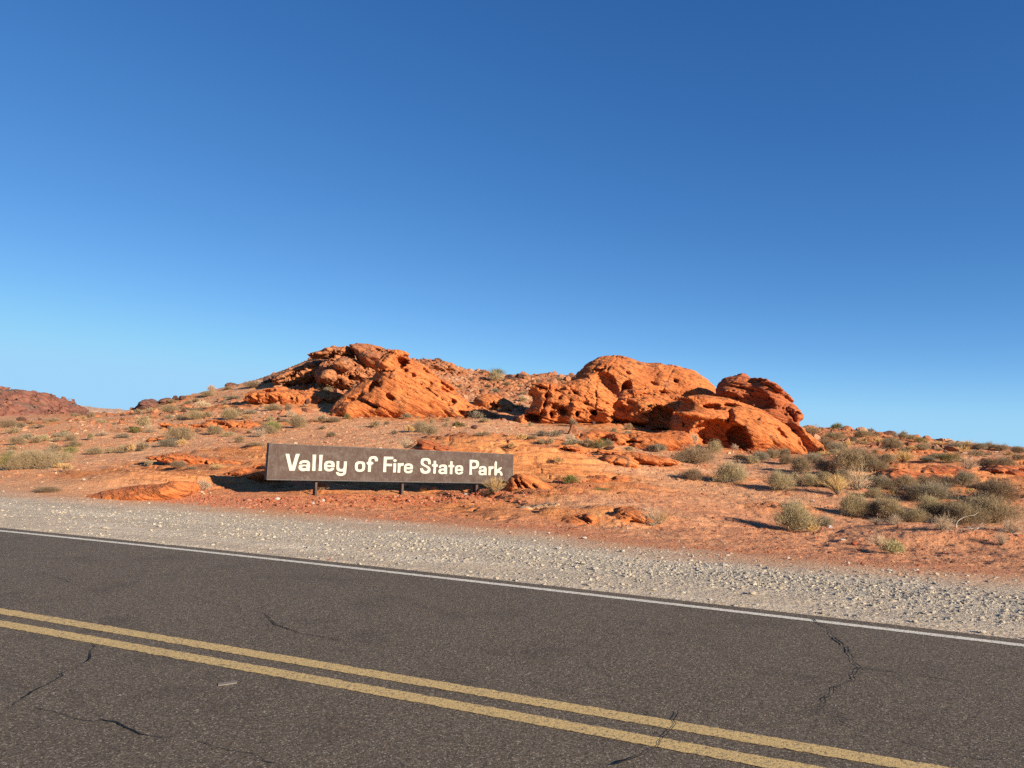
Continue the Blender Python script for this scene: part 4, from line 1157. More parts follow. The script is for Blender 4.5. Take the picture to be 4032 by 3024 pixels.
# ------------------------------------------------------------------ the sign
def build_sign():
    dL, dR = 17.5, 21.7
    a = at_depth(1049.5, 1889.8, dL); b = at_depth(2019.0, 1905.6, dR)
    w = (b - a)[:2]; w = w / np.linalg.norm(w)
    n = np.array([w[1], -w[0]])                     # towards the viewer
    def onp(px, py, off=0.0):                       # where a view ray meets the panel's plane
        d = ray(px, py); p0 = a[:2] + n * off
        t = np.dot(p0 - CAM[:2], n) / (d[..., :2] @ n)
        return CAM + d * np.asarray(t)[..., None]
    rz = math.atan2(w[1], w[0])
    org = Vector((a[0], a[1], 0.0))
    root = empty('park_sign', org, rz)
    tag(root, 'long brown steel park sign with cream letters on three short posts', 'sign')
    inv = Matrix.Translation(org) @ Matrix.Rotation(rz, 4, 'Z'); inv.invert()
    def loc(P): return np.array([list(inv @ Vector(p)) for p in np.atleast_2d(P)])
    bpy.context.view_layer.update()
    TH = 0.14
    cor = loc(np.array([onp(1049.5, 1889.8), onp(2019, 1905.6), onp(2022.3, 1788.4), onp(1060.2, 1744.6)]))
    xz = cor[:, [0, 2]]
    c = xz.mean(0)
    # panel face, a thin tray with a raised rim
    def prism(pts, y0, y1, bev=0.0):
        m = len(pts)
        v = [(x, y0, z) for x, z in pts] + [(x, y1, z) for x, z in pts]
        f = [list(range(m))[::1], list(range(2 * m - 1, m - 1, -1))] + [[k, k + m, (k + 1) % m + m, (k + 1) % m] for k in range(m)]
        return v, f
    def mk(name, v, f, mat, par=root, bevel=0.004):
        me = bpy.data.meshes.new(name); me.from_pydata(v, [], f); me.materials.append(mat)
        import bmesh
        bm = bmesh.new(); bm.from_mesh(me)
        bmesh.ops.recalc_face_normals(bm, faces=bm.faces)
        if bevel: bmesh.ops.bevel(bm, geom=list(bm.edges), offset=bevel, segments=2, affect='EDGES', profile=0.5)
        bm.to_mesh(me); bm.free()
        return obj(name, me, par)
    inner = c + (xz - c) * np.array([0.998, 0.985])
    v, f = prism([tuple(p) for p in inner], 0.0, TH - 0.012)
    mk('panel', v, f, M_SIGN)
    # rims: top, bottom, left, right, 3 mm proud of the panel
    def bar(p, q, t, name, y0=-0.004, y1=TH):
        p, q = np.array(p), np.array(q); d = (q - p) / np.linalg.norm(q - p); nn = np.array([-d[1], d[0]])
        pts = [p, q, q + nn * t, p + nn * t]
        v, f = prism([tuple(x) for x in pts], y0, y1); mk(name, v, f, M_EDGE, bevel=0.002)
    bl, br, tr, tl = xz
    bar(bl, br, 0.020, 'bottom_rim'); bar(tr, tl, 0.016, 'top_rim')
    bar(br + (0, .021), tr - (0, .017), 0.012, 'end_rim'); bar(tl - (0, .017), bl + (0, .021), 0.014, 'end_rim')
    # posts
    for (pl, pr, pt, pb, pbx) in ((1232.5, 1252.6, 1893, 1962, -3.5), (1572, 1593.3, 1896, 1953, -1.5), (1863, 1886, 1900, 1944.5, -0.5)):
        P = loc(onp(np.array([pl, pr]), np.array([pt, pt]), -0.10))
        x0, x1 = P[0, 0], P[1, 0]
        xm = x1 - 0.045; zt = cor[:, 2].min() + 0.25
        g = loc([onp((pl + pr) / 2, pb, -0.10)])[0, 2] - 0.30
        wd = (x1 - x0) * 0.40
        v, f = prism([(x1 - wd, g), (x1, g), (x1, zt), (x1 - wd, zt)], TH - 0.02 + 0.012, TH + 0.14)
        po = mk('post', v, f, M_SIGN, bevel=0.004)
    # letters
    def letters(ox, oy, glyphs):
        for pts, hole in glyphs:
            rings = []
            for ring in [pts] + ([hole] if hole else []):
                q = np.array(ring, float); q = smooth_poly(q, 1) if ring is hole or len(ring) > 12 else q
                W = loc(onp(ox + q[:, 0] / 6.506, oy + q[:, 1] / 6.506, 0.004))
                rings.append(W[:, [0, 2]])
            tri = tessellate_polygon([[Vector((p[0], p[1], 0)) for p in r] for r in rings])
            P = np.concatenate(rings); m = len(P)
            v = [(p[0], -0.010, p[1]) for p in P] + [(p[0], 0.004, p[1]) for p in P]
            f = [list(t) for t in tri] + [[t[0] + m, t[2] + m, t[1] + m] for t in tri]
            s = 0
            for r in rings:
                k = len(r)
                f += [[s + i, s + (i + 1) % k, s + (i + 1) % k + m, s + i + m] for i in range(k)]
                s += k
            mk('letter', v, f, M_LET, bevel=0)
    E = []
    dot = [(1137 + 45 * math.cos(t), 348 + 35 * math.sin(t)) for t in np.linspace(0, 2 * math.pi, 16, endpoint=False)]
    letters(1040, 1730, [
        ([(545, 370), (640, 370), (655, 440), (711, 700), (812, 370), (912, 372), (868, 500), (782, 800), (645, 800)], E),
        ([(893, 635), (900, 590), (935, 555), (990, 535), (1060, 532), (1110, 540), (1150, 565), (1172, 610), (1172, 680), (1162, 750), (1166, 806), (1166, 808), (1110, 808), (1085, 800), (1060, 806), (1000, 816), (950, 810), (905, 785), (880, 750), (877, 700), (895, 665), (940, 650), (1000, 647), (1085, 650), (1099, 632), (1090, 605), (1060, 595), (1000, 597), (972, 612), (955, 635), (953, 637), (894, 637)],
         [(958, 712), (985, 690), (1025, 684), (1070, 692), (1090, 712), (1070, 735), (1030, 742), (985, 738)]),
        ([(1240, 390), (1332, 392), (1325, 480), (1312, 640), (1312, 806), (1223, 806), (1235, 680), (1240, 560)], E),
        ([(1412, 396), (1500, 396), (1490, 520), (1477, 680), (1480, 806), (1387, 806), (1400, 720), (1410, 600)], E),
        ([(1535, 680), (1532, 640), (1550, 590), (1600, 555), (1670, 547), (1740, 552), (1790, 585), (1803, 630), (1804, 708), (1803, 712), (1700, 711), (1608, 708), (1605, 720), (1612, 742), (1650, 758), (1690, 756), (1720, 735), (1745, 728), (1788, 731), (1792, 735), (1788, 765), (1760, 792), (1700, 818), (1640, 822), (1580, 805), (1540, 770), (1530, 730)],
         [(1607, 655), (1612, 630), (1640, 612), (1680, 610), (1715, 625), (1724, 655), (1660, 658)]),
        ([(1853, 560), (1855, 559), (1925, 559), (1927, 561), (1918, 640), (1918, 720), (1940, 755), (1985, 762), (2020, 745), (2035, 705), (2040, 640), (2042, 568), (2044, 566), (2116, 566), (2118, 568), (2112, 700), (2100, 820), (2090, 880), (2040, 920), (1960, 940), (1890, 925), (1850, 890), (1834, 842), (1836, 838), (1903, 840), (1907, 844), (1915, 865), (1960, 875), (2010, 868), (2030, 840), (2025, 820), (1990, 825), (1930, 822), (1880, 805), (1850, 770), (1847, 700), (1853, 640)], E)])
    letters(1380, 1760, [
        ([(110, 530), (110, 450), (130, 400), (180, 372), (250, 366), (330, 378), (370, 410), (376, 470), (370, 550), (350, 600), (300, 630), (240, 638), (170, 630), (125, 590)],
         [(180, 530), (185, 460), (205, 432), (250, 420), (290, 432), (300, 480), (298, 545), (270, 575), (220, 580), (190, 570)]),
        ([(441, 634), (447, 560), (450, 450), (420, 445), (410, 420), (412, 388), (455, 380), (458, 330), (475, 280), (510, 245), (580, 232), (650, 238), (690, 275), (702, 320), (698, 364), (696, 367), (624, 366), (620, 362), (622, 325), (600, 298), (560, 298), (530, 315), (525, 380), (570, 388), (586, 410), (582, 440), (525, 450), (522, 540), (516, 635), (514, 637), (443, 637)], E),
        ([(853, 246), (1093, 252), (1095, 315), (925, 318), (918, 425), (1060, 432), (1060, 492), (915, 488), (910, 560), (912, 643), (833, 643)], E),
        ([(1097, 415), (1167, 420), (1165, 540), (1158, 652), (1085, 652), (1097, 550)], E), (dot, E),
        ([(1208, 412), (1212, 410), (1290, 422), (1330, 410), (1359, 410), (1362, 413), (1358, 476), (1355, 479), (1300, 480), (1280, 500), (1275, 570), (1270, 655), (1267, 657), (1202, 657), (1199, 654), (1208, 560), (1207, 470)], E),
        ([(1367, 540), (1370, 490), (1395, 445), (1440, 425), (1500, 418), (1560, 435), (1592, 470), (1598, 530), (1592, 571), (1588, 573), (1432, 570), (1425, 575), (1425, 590), (1440, 618), (1490, 622), (1520, 610), (1540, 595), (1588, 591), (1591, 595), (1580, 640), (1540, 665), (1480, 674), (1420, 665), (1380, 635), (1367, 600)],
         [(1425, 520), (1430, 495), (1460, 475), (1500, 474), (1525, 490), (1531, 520), (1480, 522)]),
        ([(2053, 443), (2048, 444), (1990, 441), (1986, 438), (1985, 385), (1965, 355), (1920, 342), (1880, 352), (1862, 385), (1870, 420), (1910, 455), (1980, 485), (2035, 525), (2052, 570), (2040, 630), (2000, 670), (1930, 686), (1860, 680), (1810, 655), (1785, 600), (1782, 548), (1785, 545), (1850, 547), (1856, 551), (1862, 585), (1890, 612), (1930, 620), (1970, 600), (1980, 570), (1960, 535), (1900, 505), (1830, 470), (1797, 430), (1795, 360), (1815, 310), (1860, 285), (1930, 282), (2000, 290), (2045, 325), (2055, 380)], E)])
    letters(1700, 1770, [
        ([(47, 287), (110, 290), (108, 380), (155, 383), (152, 440), (105, 440), (98, 520), (98, 618), (32, 615), (42, 520), (45, 435), (5, 435)], E) if False else
        ([(47, 287), (110, 290), (108, 380), (155, 383), (152, 440), (105, 440), (98, 618), (32, 615), (45, 435), (2, 432), (2, 378), (45, 377)], E),
        ([(178, 472), (185, 425), (215, 395), (270, 383), (340, 385), (380, 405), (392, 450), (390, 520), (386, 626), (383, 629), (342, 628), (320, 618), (260, 634), (205, 622), (170, 590), (165, 545), (185, 510), (230, 490), (310, 486), (317, 460), (300, 440), (260, 434), (235, 450), (228, 470), (222, 475), (182, 476)],
         [(225, 555), (245, 538), (285, 534), (322, 545), (325, 560), (300, 576), (260, 580), (235, 572)]),
        ([(470, 300), (532, 303), (530, 395), (575, 400), (572, 455), (528, 458), (525, 630), (457, 628), (468, 452), (425, 450), (425, 398), (468, 395)], E),
        ([(590, 530), (592, 460), (620, 420), (670, 402), (740, 402), (785, 425), (803, 470), (801, 543), (798, 547), (657, 545), (650, 555), (650, 570), (665, 592), (700, 598), (725, 585), (745, 566), (797, 564), (801, 568), (795, 600), (760, 630), (690, 642), (630, 625), (598, 590)],
         [(650, 493), (655, 465), (680, 450), (715, 450), (740, 470), (743, 493), (700, 495)]),
        ([(968, 266), (972, 264), (1120, 266), (1180, 285), (1210, 330), (1210, 390), (1190, 450), (1150, 485), (1080, 495), (1025, 488), (1020, 560), (1030, 640), (1027, 643), (960, 643), (956, 640), (965, 560), (968, 400)],
         [(1020, 436), (1025, 350), (1045, 326), (1090, 324), (1130, 340), (1140, 380), (1130, 415), (1100, 436)]),
        ([(1205, 503), (1210, 460), (1240, 430), (1290, 422), (1350, 425), (1390, 450), (1405, 500), (1402, 580), (1400, 655), (1397, 658), (1352, 656), (1335, 648), (1280, 662), (1220, 648), (1195, 610), (1195, 560), (1215, 530), (1260, 517), (1325, 514), (1332, 490), (1310, 470), (1280, 470), (1262, 490), (1258, 505), (1253, 509), (1208, 507)],
         [(1243, 590), (1260, 570), (1300, 564), (1340, 578), (1340, 595), (1310, 610), (1270, 612)]),
        ([(1450, 434), (1454, 432), (1520, 435), (1545, 430), (1582, 430), (1584, 433), (1580, 488), (1577, 491), (1535, 492), (1515, 520), (1507, 580), (1506, 655), (1503, 657), (1450, 657), (1446, 654), (1452, 560)], E),
        ([(1605, 303), (1668, 303), (1665, 420), (1660, 530), (1745, 452), (1810, 456), (1725, 550), (1775, 560), (1805, 600), (1816, 668), (1755, 668), (1745, 610), (1715, 590), (1685, 592), (1662, 620), (1660, 664), (1600, 664), (1602, 560)], E)])


build_sign()

# ------------------------------------------------------------------ stones
import bmesh


def stone_mesh(name, seed, sub, mat, flat=0.7, rough=0.25, cuts=9, smooth=False):
    rg = np.random.default_rng(seed)
    bm = bmesh.new(); bmesh.ops.create_icosphere(bm, subdivisions=sub, radius=1)
    P = np.array([v.co[:] for v in bm.verts])
    N = rg.normal(size=(cuts, 3)); N /= np.linalg.norm(N, axis=1)[:, None]
    dpl = rg.uniform(0.55, 0.9, cuts)
    for n, d in zip(N, dpl):
        s = P @ n; P = P - np.outer(np.maximum(s - d, 0), n)
    P *= np.array([1.0, rg.uniform(0.7, 0.95), flat * rg.uniform(0.8, 1.1)])
    nn = P / (np.linalg.norm(P, axis=1)[:, None] + 1e-9)
    if sub > 2:
        q = P * 1.5 + seed
        dd = rough * 0.6 * fbm(q[:, 0], q[:, 1], q[:, 2], oct=4, seed=seed % 50) + 0.05 * np.tanh(3 * vn(P[:, 2] * 7, P[:, 0] * .5, P[:, 1] * .5, seed % 40))
        P = P + nn * dd[:, None]
    else:
        P = P + nn * (rg.normal(0, 0.05, (len(P), 1)))
    me = bpy.data.meshes.new(name)
    for v, c in zip(bm.verts, P): v.co = c
    bm.to_mesh(me); bm.free()
    me.polygons.foreach_set('use_smooth', [smooth] * len(me.polygons))
    me.materials.append(mat)
    return me


def scatter(name, pts, scl, rotz, seed, meshes, kind='stuff', tilt=0.5, label=None):
    """one object of countless small pieces: instances on a cloud of points"""
    col = bpy.data.collections.new(name + '_pieces')
    for m in meshes:
        o = bpy.data.objects.new(m.name, m); col.objects.link(o)
    me = bpy.data.meshes.new(name)
    me.vertices.add(len(pts)); me.vertices.foreach_set('co', np.ascontiguousarray(pts, np.float32).ravel())
    attr(me, 'scl', scl)
    rg = np.random.default_rng(seed)
    a = me.attributes.new('rot', 'FLOAT_VECTOR', 'POINT')
    rot = np.stack([rg.normal(0, tilt, len(pts)), rg.normal(0, tilt, len(pts)), rotz], 1)
    a.data.foreach_set('vector', np.ascontiguousarray(rot, np.float32).ravel())
    a = me.attributes.new('pick', 'INT', 'POINT'); a.data.foreach_set('value', rg.integers(0, len(meshes), len(pts)).astype(np.int32))
    o = obj(name, me)
    ng = bpy.data.node_groups.new(name, 'GeometryNodeTree')
    ng.interface.new_socket('Geometry', in_out='INPUT', socket_type='NodeSocketGeometry')
    ng.interface.new_socket('Geometry', in_out='OUTPUT', socket_type='NodeSocketGeometry')
    N = ng.nodes; gi = N.new('NodeGroupInput'); go = N.new('NodeGroupOutput')
    iop = N.new('GeometryNodeInstanceOnPoints'); ci = N.new('GeometryNodeCollectionInfo')
    ci.inputs['Collection'].default_value = col; ci.inputs['Separate Children'].default_value = True; ci.inputs['Reset Children'].default_value = True
    def na(n, t):
        x = N.new('GeometryNodeInputNamedAttribute'); x.data_type = t; x.inputs['Name'].default_value = n
        return [q for q in x.outputs if q.enabled and q.name == 'Attribute'][0]
    L = ng.links.new
    L(gi.outputs[0], iop.inputs['Points']); L(ci.outputs[0], iop.inputs['Instance'])
    iop.inputs['Pick Instance'].default_value = True
    L(na('pick', 'INT'), iop.inputs['Instance Index']); L(na('rot', 'FLOAT_VECTOR'), iop.inputs['Rotation']); L(na('scl', 'FLOAT'), iop.inputs['Scale'])
    L(iop.outputs[0], go.inputs[0])
    md = o.modifiers.new('scatter', 'NODES'); md.node_group = ng
    tag(o, label=label, kind=kind)
    return o


rs = np.random.default_rng(3)


def fan(n, r0, r1, p=1.0, half=37):       # random spots on the ground in front, denser nearer
    az = R_(1) * rs.uniform(-half, half, n)
    u = rs.random(n)
    r = r0 * (r1 / r0) ** (u ** p)
    return r * np.sin(az), r * np.cos(az)


def put(x, y, s, sink=0.25):
    z = zland(x, y)
    return np.stack([x, y, z - s * sink * 0.5], 1)


# gravel on the shoulder
x, y = fan(420000, 4.2, 38, 1.0, 36)
dG = y - y_gravel(x); dE = y - y_edge(x)
dens = coarseness(x, y) * 0.95 + 0.05 * (dE > 0.04) * (1 - sst(-0.1, 0.9, dG))
k = rs.random(len(x)) < dens
x, y = x[k], y[k]
sz = 0.0060 * (1 + rs.pareto(2.0, len(x))).clip(1, 6.5)
g_pro = [stone_mesh('gravel_piece', 400 + i, 1, M_GREY, 0.6) for i in range(6)]
scatter('gravel', put(x, y, sz), sz, rs.uniform(0, 6.28, len(x)), 1, g_pro)
print('gravel', len(x))

# pebbles over the desert floor
x, y = fan(190000, 8, 60, 0.9, 36)
dG = y - y_gravel(x)
n_ = fbm(x * 0.5, y * 0.8, oct=4, seed=311)
_, gm, rk, rd, br = land(x, y, detail=False)
dens = sst(-0.8, 0.8, dG) * np.clip(0.35 + 1.1 * n_, 0.06, 1) * (1 - 0.8 * rk)
k = rs.random(len(x)) < dens
x, y, rdk = x[k], y[k], rd[k]
r_ = np.hypot(x, y)
sz = (0.007 + 0.0006 * np.clip(r_ - 12, 0, 40)) * (1 + rs.pareto(2.8, len(x))).clip(1, 6)
isr = rs.random(len(x)) < 0.35 + 0.6 * rdk
p_pro = [stone_mesh('pebble_piece', 420 + i, 1, M_PINK, 0.6) for i in range(6)]
r_pro = [stone_mesh('red_pebble_piece', 430 + i, 1, M_REDST, 0.65) for i in range(6)]
P = put(x, y, sz)
scatter('desert_pebbles', P[~isr], sz[~isr], rs.uniform(0, 6.28, (~isr).sum()), 2, p_pro)
scatter('red_pebbles', P[isr], sz[isr], rs.uniform(0, 6.28, isr.sum()), 3, r_pro)
print('pebbles', len(x))

# broken red earth along the foot of the sign
x = rs.uniform(-7.6, 2.2, 9000); y0_ = np.interp(x, [-8, -5.6, 0, 2.5], [17.8, 17.2, 21.2, 21.8])
y = y0_ - np.abs(rs.normal(0.0, 1.3, len(x))) + 0.3
k = y > y_gravel(x) + 0.35; x, y = x[k], y[k]
sz = 0.012 * (1 + rs.pareto(2.2, len(x))).clip(1, 4.5)
scatter('broken_red_earth', put(x, y, sz), sz, rs.uniform(0, 6.28, len(x)), 4, r_pro)

# rubble on the brown hill
x, y = fan(110000, 44, 98, 1.0, 30)
_, gm, rk, rd, br = land(x, y, detail=False)
k = rs.random(len(x)) < np.clip(br * 1.2 + 0.04, 0, 1) * np.clip(0.5 + 1.2 * fbm(x * 0.3, y * 0.3, oct=3, seed=321), 0.05, 1)
x, y = x[k], y[k]
sz = 0.075 * (1 + rs.pareto(2.0, len(x))).clip(1, 7)
M_RUB = mat_stone('hill_rubble_stone', [(0.36, 0.14, 0.06), (0.26, 0.09, 0.042), (0.42, 0.18, 0.08), (0.19, 0.068, 0.036), (0.40, 0.15, 0.06), (0.34, 0.12, 0.05), (0.44, 0.24, 0.13)])
h_pro = [stone_mesh('rubble_piece', 440 + i, 2, M_RUB, 0.7) for i in range(6)]
scatter('hill_rubble', put(x, y, sz), sz, rs.uniform(0, 6.28, len(x)), 5, h_pro)
print('rubble', len(x))

# boulders one can tell apart
B_PRO = [stone_mesh('boulder', 500 + i, 4, M_BOULD, 0.75, 0.3, smooth=True) for i in range(5)]
BD_PRO = [stone_mesh('dark_boulder', 510 + i, 4, M_BOULD_D, 0.75, 0.3, smooth=True) for i in range(4)]
S_PRO = [stone_mesh('pale_stone', 520 + i, 2, M_PALEST, 0.7) for i in range(4)]
SR_PRO = [stone_mesh('red_stone', 530 + i, 2, M_REDST, 0.7) for i in range(4)]
SG_PRO = [stone_mesh('grey_stone', 540 + i, 2, M_GREY, 0.65) for i in range(4)]
_bc = [0]


def boulder(mp, u, v, w, hh, pro, name, label, group=None, cat='rock', depth=None, sink=0.3):
    """u, v = middle of its foot; w, hh = width and height in crop pixels"""
    sc_ = 1.0 / (mp(1, 0)[0] - mp(0, 0)[0])
    px, py = mp(u, v)
    q = at_depth(px, py, depth) if depth else hits(px, py)[0]
    s = q[1] / F / sc_
    W, H = w * s / 2, hh * s
    _bc[0] += 1
    rg = np.random.default_rng(_bc[0] * 7)
    o = obj(name, pro[_bc[0] % len(pro)])
    o.scale = (W * 1.12, W * rg.uniform(0.8, 1.2), H / 2 / 0.66 * (1 + sink * 0.5))
    o.rotation_euler = (rg.normal(0, 0.12), rg.normal(0, 0.12), rg.uniform(-0.5, 0.5) + (math.pi if rg.random() < 0.5 else 0))
    o.location = (q[0], q[1] + W * 0.4, q[2] + H / 2 - H * sink * 0.3)
    tag(o, label, cat, group)
    return o


C8 = crop(2030, 1380, 2.1167)
for (mp, u, v, w, hh, pro, name, lab) in [
    (C6, 690, 475, 100, 65, BD_PRO, 'dark_boulder', 'small rounded dark boulder, third rock along the hill skyline from the left'),
    (C6, 795, 460, 95, 60, BD_PRO, 'dark_boulder', 'small reddish boulder, last in the row of four on the hill skyline'),
    (C6, 215, 585, 150, 50, BD_PRO, 'dark_boulder', 'low dark rock at the foot of the pointed skyline mound'),
    (C6, 2020, 215, 110, 85, BD_PRO, 'dark_boulder', 'pointed dark rock on the skyline between the square boulder and the hilltop'),
    (C6, 2150, 190, 130, 95, BD_PRO, 'dark_boulder', 'blocky dark rock on the skyline just below the long layered outcrop'),
    (C1, 100, 420, 60, 40, BD_PRO, 'dark_boulder', 'dark ragged rock on the left shoulder skyline of the hill'),
    (C1, 170, 395, 70, 35, BD_PRO, 'dark_boulder', 'flat dark rock on the skyline right of the ragged one'),
    (C1, 575, 280, 110, 60, BD_PRO, 'dark_boulder', 'round-topped grey boulder left of the pale fallen block'),
    (C1, 500, 300, 70, 45, B_PRO, 'boulder', 'small orange boulder left under the overhanging hilltop ledge'),
    (C1, 530, 315, 70, 45, B_PRO, 'boulder', 'orange boulder just above the dark layered block'),
    (C1, 745, 320, 100, 70, B_PRO, 'boulder', 'brown boulder right of the pale fallen block'),
    (C1, 590, 420, 60, 35, B_PRO, 'boulder', 'small boulder directly below the dark layered block'),
    (C1, 640, 455, 50, 30, B_PRO, 'boulder', 'small pale boulder right of the grey bush on the hillside'),
    (C1, 850, 350, 70, 45, B_PRO, 'boulder', 'brown boulder between the layered block and the holed face'),
    (C1, 900, 300, 60, 50, BD_PRO, 'dark_boulder', 'dark boulder under the right side of the hilltop slab'),
    (C1, 860, 390, 60, 35, B_PRO, 'boulder', 'small boulder at the left edge of the holed face'),
    (C1, 1450, 250, 80, 30, BD_PRO, 'dark_boulder', 'dark rock on the skyline right of the holed face'),
    (C1, 1560, 320, 60, 40, BD_PRO, 'dark_boulder', 'dark boulder on the brown slope left of the bush on the ridge'),
    (C1, 1590, 345, 50, 30, BD_PRO, 'dark_boulder', 'second dark boulder on the brown slope, lower than its neighbour'),
    (C1, 1810, 335, 60, 25, B_PRO, 'boulder', 'round orange boulder on the ridge left of the tall bush'),
    (C1, 2030, 400, 90, 50, BD_PRO, 'dark_boulder', 'dark boulder right of the tall bush on the ridge'),
    (C1, 2110, 390, 80, 40, BD_PRO, 'dark_boulder', 'dark boulder farther right of the tall bush on the ridge'),
    (C1, 1800, 640, 80, 30, B_PRO, 'boulder', 'flat orange boulder at the right foot of the holed face'),
    (C1, 1400, 690, 70, 28, B_PRO, 'boulder', 'low striped boulder at the foot of the holed face'),
    (C1, 1640, 665, 40, 30, BD_PRO, 'dark_boulder', 'small dark red boulder right of the low striped one below the face'),
    (C8, 480, 700, 100, 80, B_PRO, 'boulder', 'squarish boulder in front of the honeycombed rock with a bush behind'),
    (C8, 378, 697, 50, 36, BD_PRO, 'dark_boulder', 'small dark boulder left of the squarish boulder'),
    (C8, 610, 580, 80, 55, B_PRO, 'boulder', 'rounded boulder resting against the honeycombed rock'),
    (C8, 650, 620, 34, 30, BD_PRO, 'dark_boulder', 'small upright dark boulder below the rounded boulder'),
    (C8, 820, 562, 40, 26, B_PRO, 'boulder', 'small boulder in the rubble under the sandstone block, leftmost'),
    (C8, 870, 590, 90, 45, B_PRO, 'boulder', 'flat boulder in the rubble under the sandstone block'),
    (C8, 985, 600, 90, 50, B_PRO, 'boulder', 'broad boulder in the rubble under the sandstone block, right of the flat one'),
    (C8, 935, 640, 70, 34, B_PRO, 'boulder', 'low boulder just above the straw-coloured bush by the rubble'),
    (C8, 1130, 660, 110, 30, B_PRO, 'boulder', 'long low boulder in front of the shaded hollow'),
    (C8, 780, 830, 90, 30, BD_PRO, 'dark_boulder', 'dark red rock poking up under the gravel path'),
    (C8, 350, 600, 60, 26, B_PRO, 'boulder', 'low boulder at the foot of the honeycomb hollows'),
    (CI, 130, 365, 60, 30, B_PRO, 'boulder', 'small orange boulder at the right foot of the alcove'),
    (CI, 95, 350, 40, 26, B_PRO, 'boulder', 'smallest orange boulder in the mouth of the alcove'),
    (CI, 1180, 215, 120, 30, BD_PRO, 'dark_boulder', 'flat dark rock on the right-hand skyline'),
    (CI, 1100, 218, 60, 22, B_PRO, 'boulder', 'small tan rock on the right-hand skyline left of the flat dark one'),
    (CI, 1290, 245, 60, 20, BD_PRO, 'dark_boulder', 'low dark rock on the right-hand skyline right of the flat dark one'),
    (CI, 1080, 300, 230, 22, B_PRO, 'boulder', 'long low red ledge across the right-hand slope'),
    (C5, 1200, 500, 130, 70, BD_PRO, 'dark_boulder', 'cluster-topped dark boulder at the foot of the far ridge'),
    (C5, 570, 575, 55, 34, BD_PRO, 'dark_boulder', 'small dark boulder on the sand below the far ridge'),
    (C5, 290, 580, 130, 60, BD_PRO, 'dark_boulder', 'dark boulder against the foot of the far ridge behind the grey bush'),
    (C5, 1770, 510, 80, 30, BD_PRO, 'dark_boulder', 'dark rock low on the slope left of the pointed mound'),
    (C6, 1020, 930, 70, 50, BD_PRO, 'dark_boulder', 'small dark block casting a long shadow on the left slope'),
    (C6, 1590, 700, 100, 50, BD_PRO, 'dark_boulder', 'dark boulder right beside the big grey bush on the left slope'),
    (C6, 1240, 840, 90, 50, BD_PRO, 'dark_boulder', 'brown knobbly rock above the round sage bush on the left slope'),
    (C6, 885, 560, 40, 26, BD_PRO, 'dark_boulder', 'tiny dark boulder high on the left slope'),
    (CC, 330, 995, 100, 50, BD_PRO, 'dark_boulder', 'dark block on the orange bench left of the holed face'),
    (CC, 640, 1090, 90, 70, BD_PRO, 'dark_boulder', 'dark boulder at the top edge of the big shadow left of the holed face'),
    (CC, 180, 1350, 80, 50, BD_PRO, 'dark_boulder', 'small dark rock beside the grey bush below the big shadow'),
    (crop(1500, 1320, 4.022), 1480, 1490, 110, 60, BD_PRO, 'dark_boulder', 'dark rock on the bare slope below the long shadow'),
    (crop(1500, 1320, 4.022), 1290, 1560, 130, 34, B_PRO, 'boulder', 'flat pale rock on the bare slope left of the dark one'),
    (CJ := crop(3000, 1700, 3.16), 150, 950, 80, 34, BD_PRO, 'dark_boulder', 'flat dark red stone on the sand up and left of the lone front shrub'),
    (CJ, 1160, 1415, 90, 56, SR_PRO, 'red_stone', 'red angular stone on the sand left of the pale green plant'),
    (CJ, 1010, 1370, 70, 30, S_PRO, 'pale_stone', 'flat grey-white stone left of the red angular stone'),
    (CJ, 648, 870, 26, 22, S_PRO, 'pale_stone', 'tiny white stone on the bare sand above the lone front shrub'),
    (CJ, 480, 650, 70, 50, B_PRO, 'boulder', 'pinkish boulder between two olive shrubs right of centre'),
    (CJ, 1695, 1512, 50, 20, S_PRO, 'pale_stone', 'small white stone under the pale green plant'),
    (CI, 860, 1215, 30, 22, S_PRO, 'pale_stone', 'orange-white pointed stone where gravel meets sand'),
    (CI, 400, 1178, 40, 20, S_PRO, 'pale_stone', 'pale stone at the gravel edge below the lone front shrub'),
    (C5, 1205, 1445, 60, 34, S_PRO, 'pale_stone', 'white stone lying alone on the smooth red ground at far left'),
    (C5, 725, 1240, 46, 24, S_PRO, 'pale_stone', 'white stone at the right end of the big shrub patch at far left'),
    (C5, 690, 1285, 36, 14, S_PRO, 'pale_stone', 'flat white stone just below the shrub patch at far left'),
    (C5, 760, 1045, 40, 26, S_PRO, 'pale_stone', 'white stone behind the big shrub patch at far left'),
    (C3, 1183, 1042, 34, 16, S_PRO, 'pale_stone', 'white stone at the foot of the smooth hump left of the sign'),
    (C3, 1595, 990, 30, 18, S_PRO, 'pale_stone', 'white stone under the dry tuft in the shadow of the sign'),
    (C3, 1665, 993, 18, 12, S_PRO, 'pale_stone', 'tiny white stone in the shadow of the sign right of the dry tuft'),
    (C3, 1960, 1055, 60, 26, SR_PRO, 'red_stone', 'dark red stone before the left end of the sign'),
    (C3, 1630, 1040, 30, 14, SR_PRO, 'red_stone', 'small dark red stone below the shadow of the sign'),
    (crop(1050, 1320, 4.022), 690, 765, 50, 32, S_PRO, 'pale_stone', 'white block on the hillside above the sage bush'),
    (crop(1050, 1320, 4.022), 590, 595, 50, 20, S_PRO, 'pale_stone', 'white slab high on the left hillside'),
    (crop(1500, 1320, 4.022), 1195, 715, 36, 26, S_PRO, 'pale_stone', 'white stone on the brown slope right of the holed face'),
    (crop(1500, 1320, 4.022), 1945, 655, 40, 34, S_PRO, 'pale_stone', 'white stone beside the tall bush on the ridge'),
    (crop(1500, 1320, 4.022), 2110, 920, 34, 20, S_PRO, 'pale_stone', 'white stone on the slope above the small rounded dome'),
]:
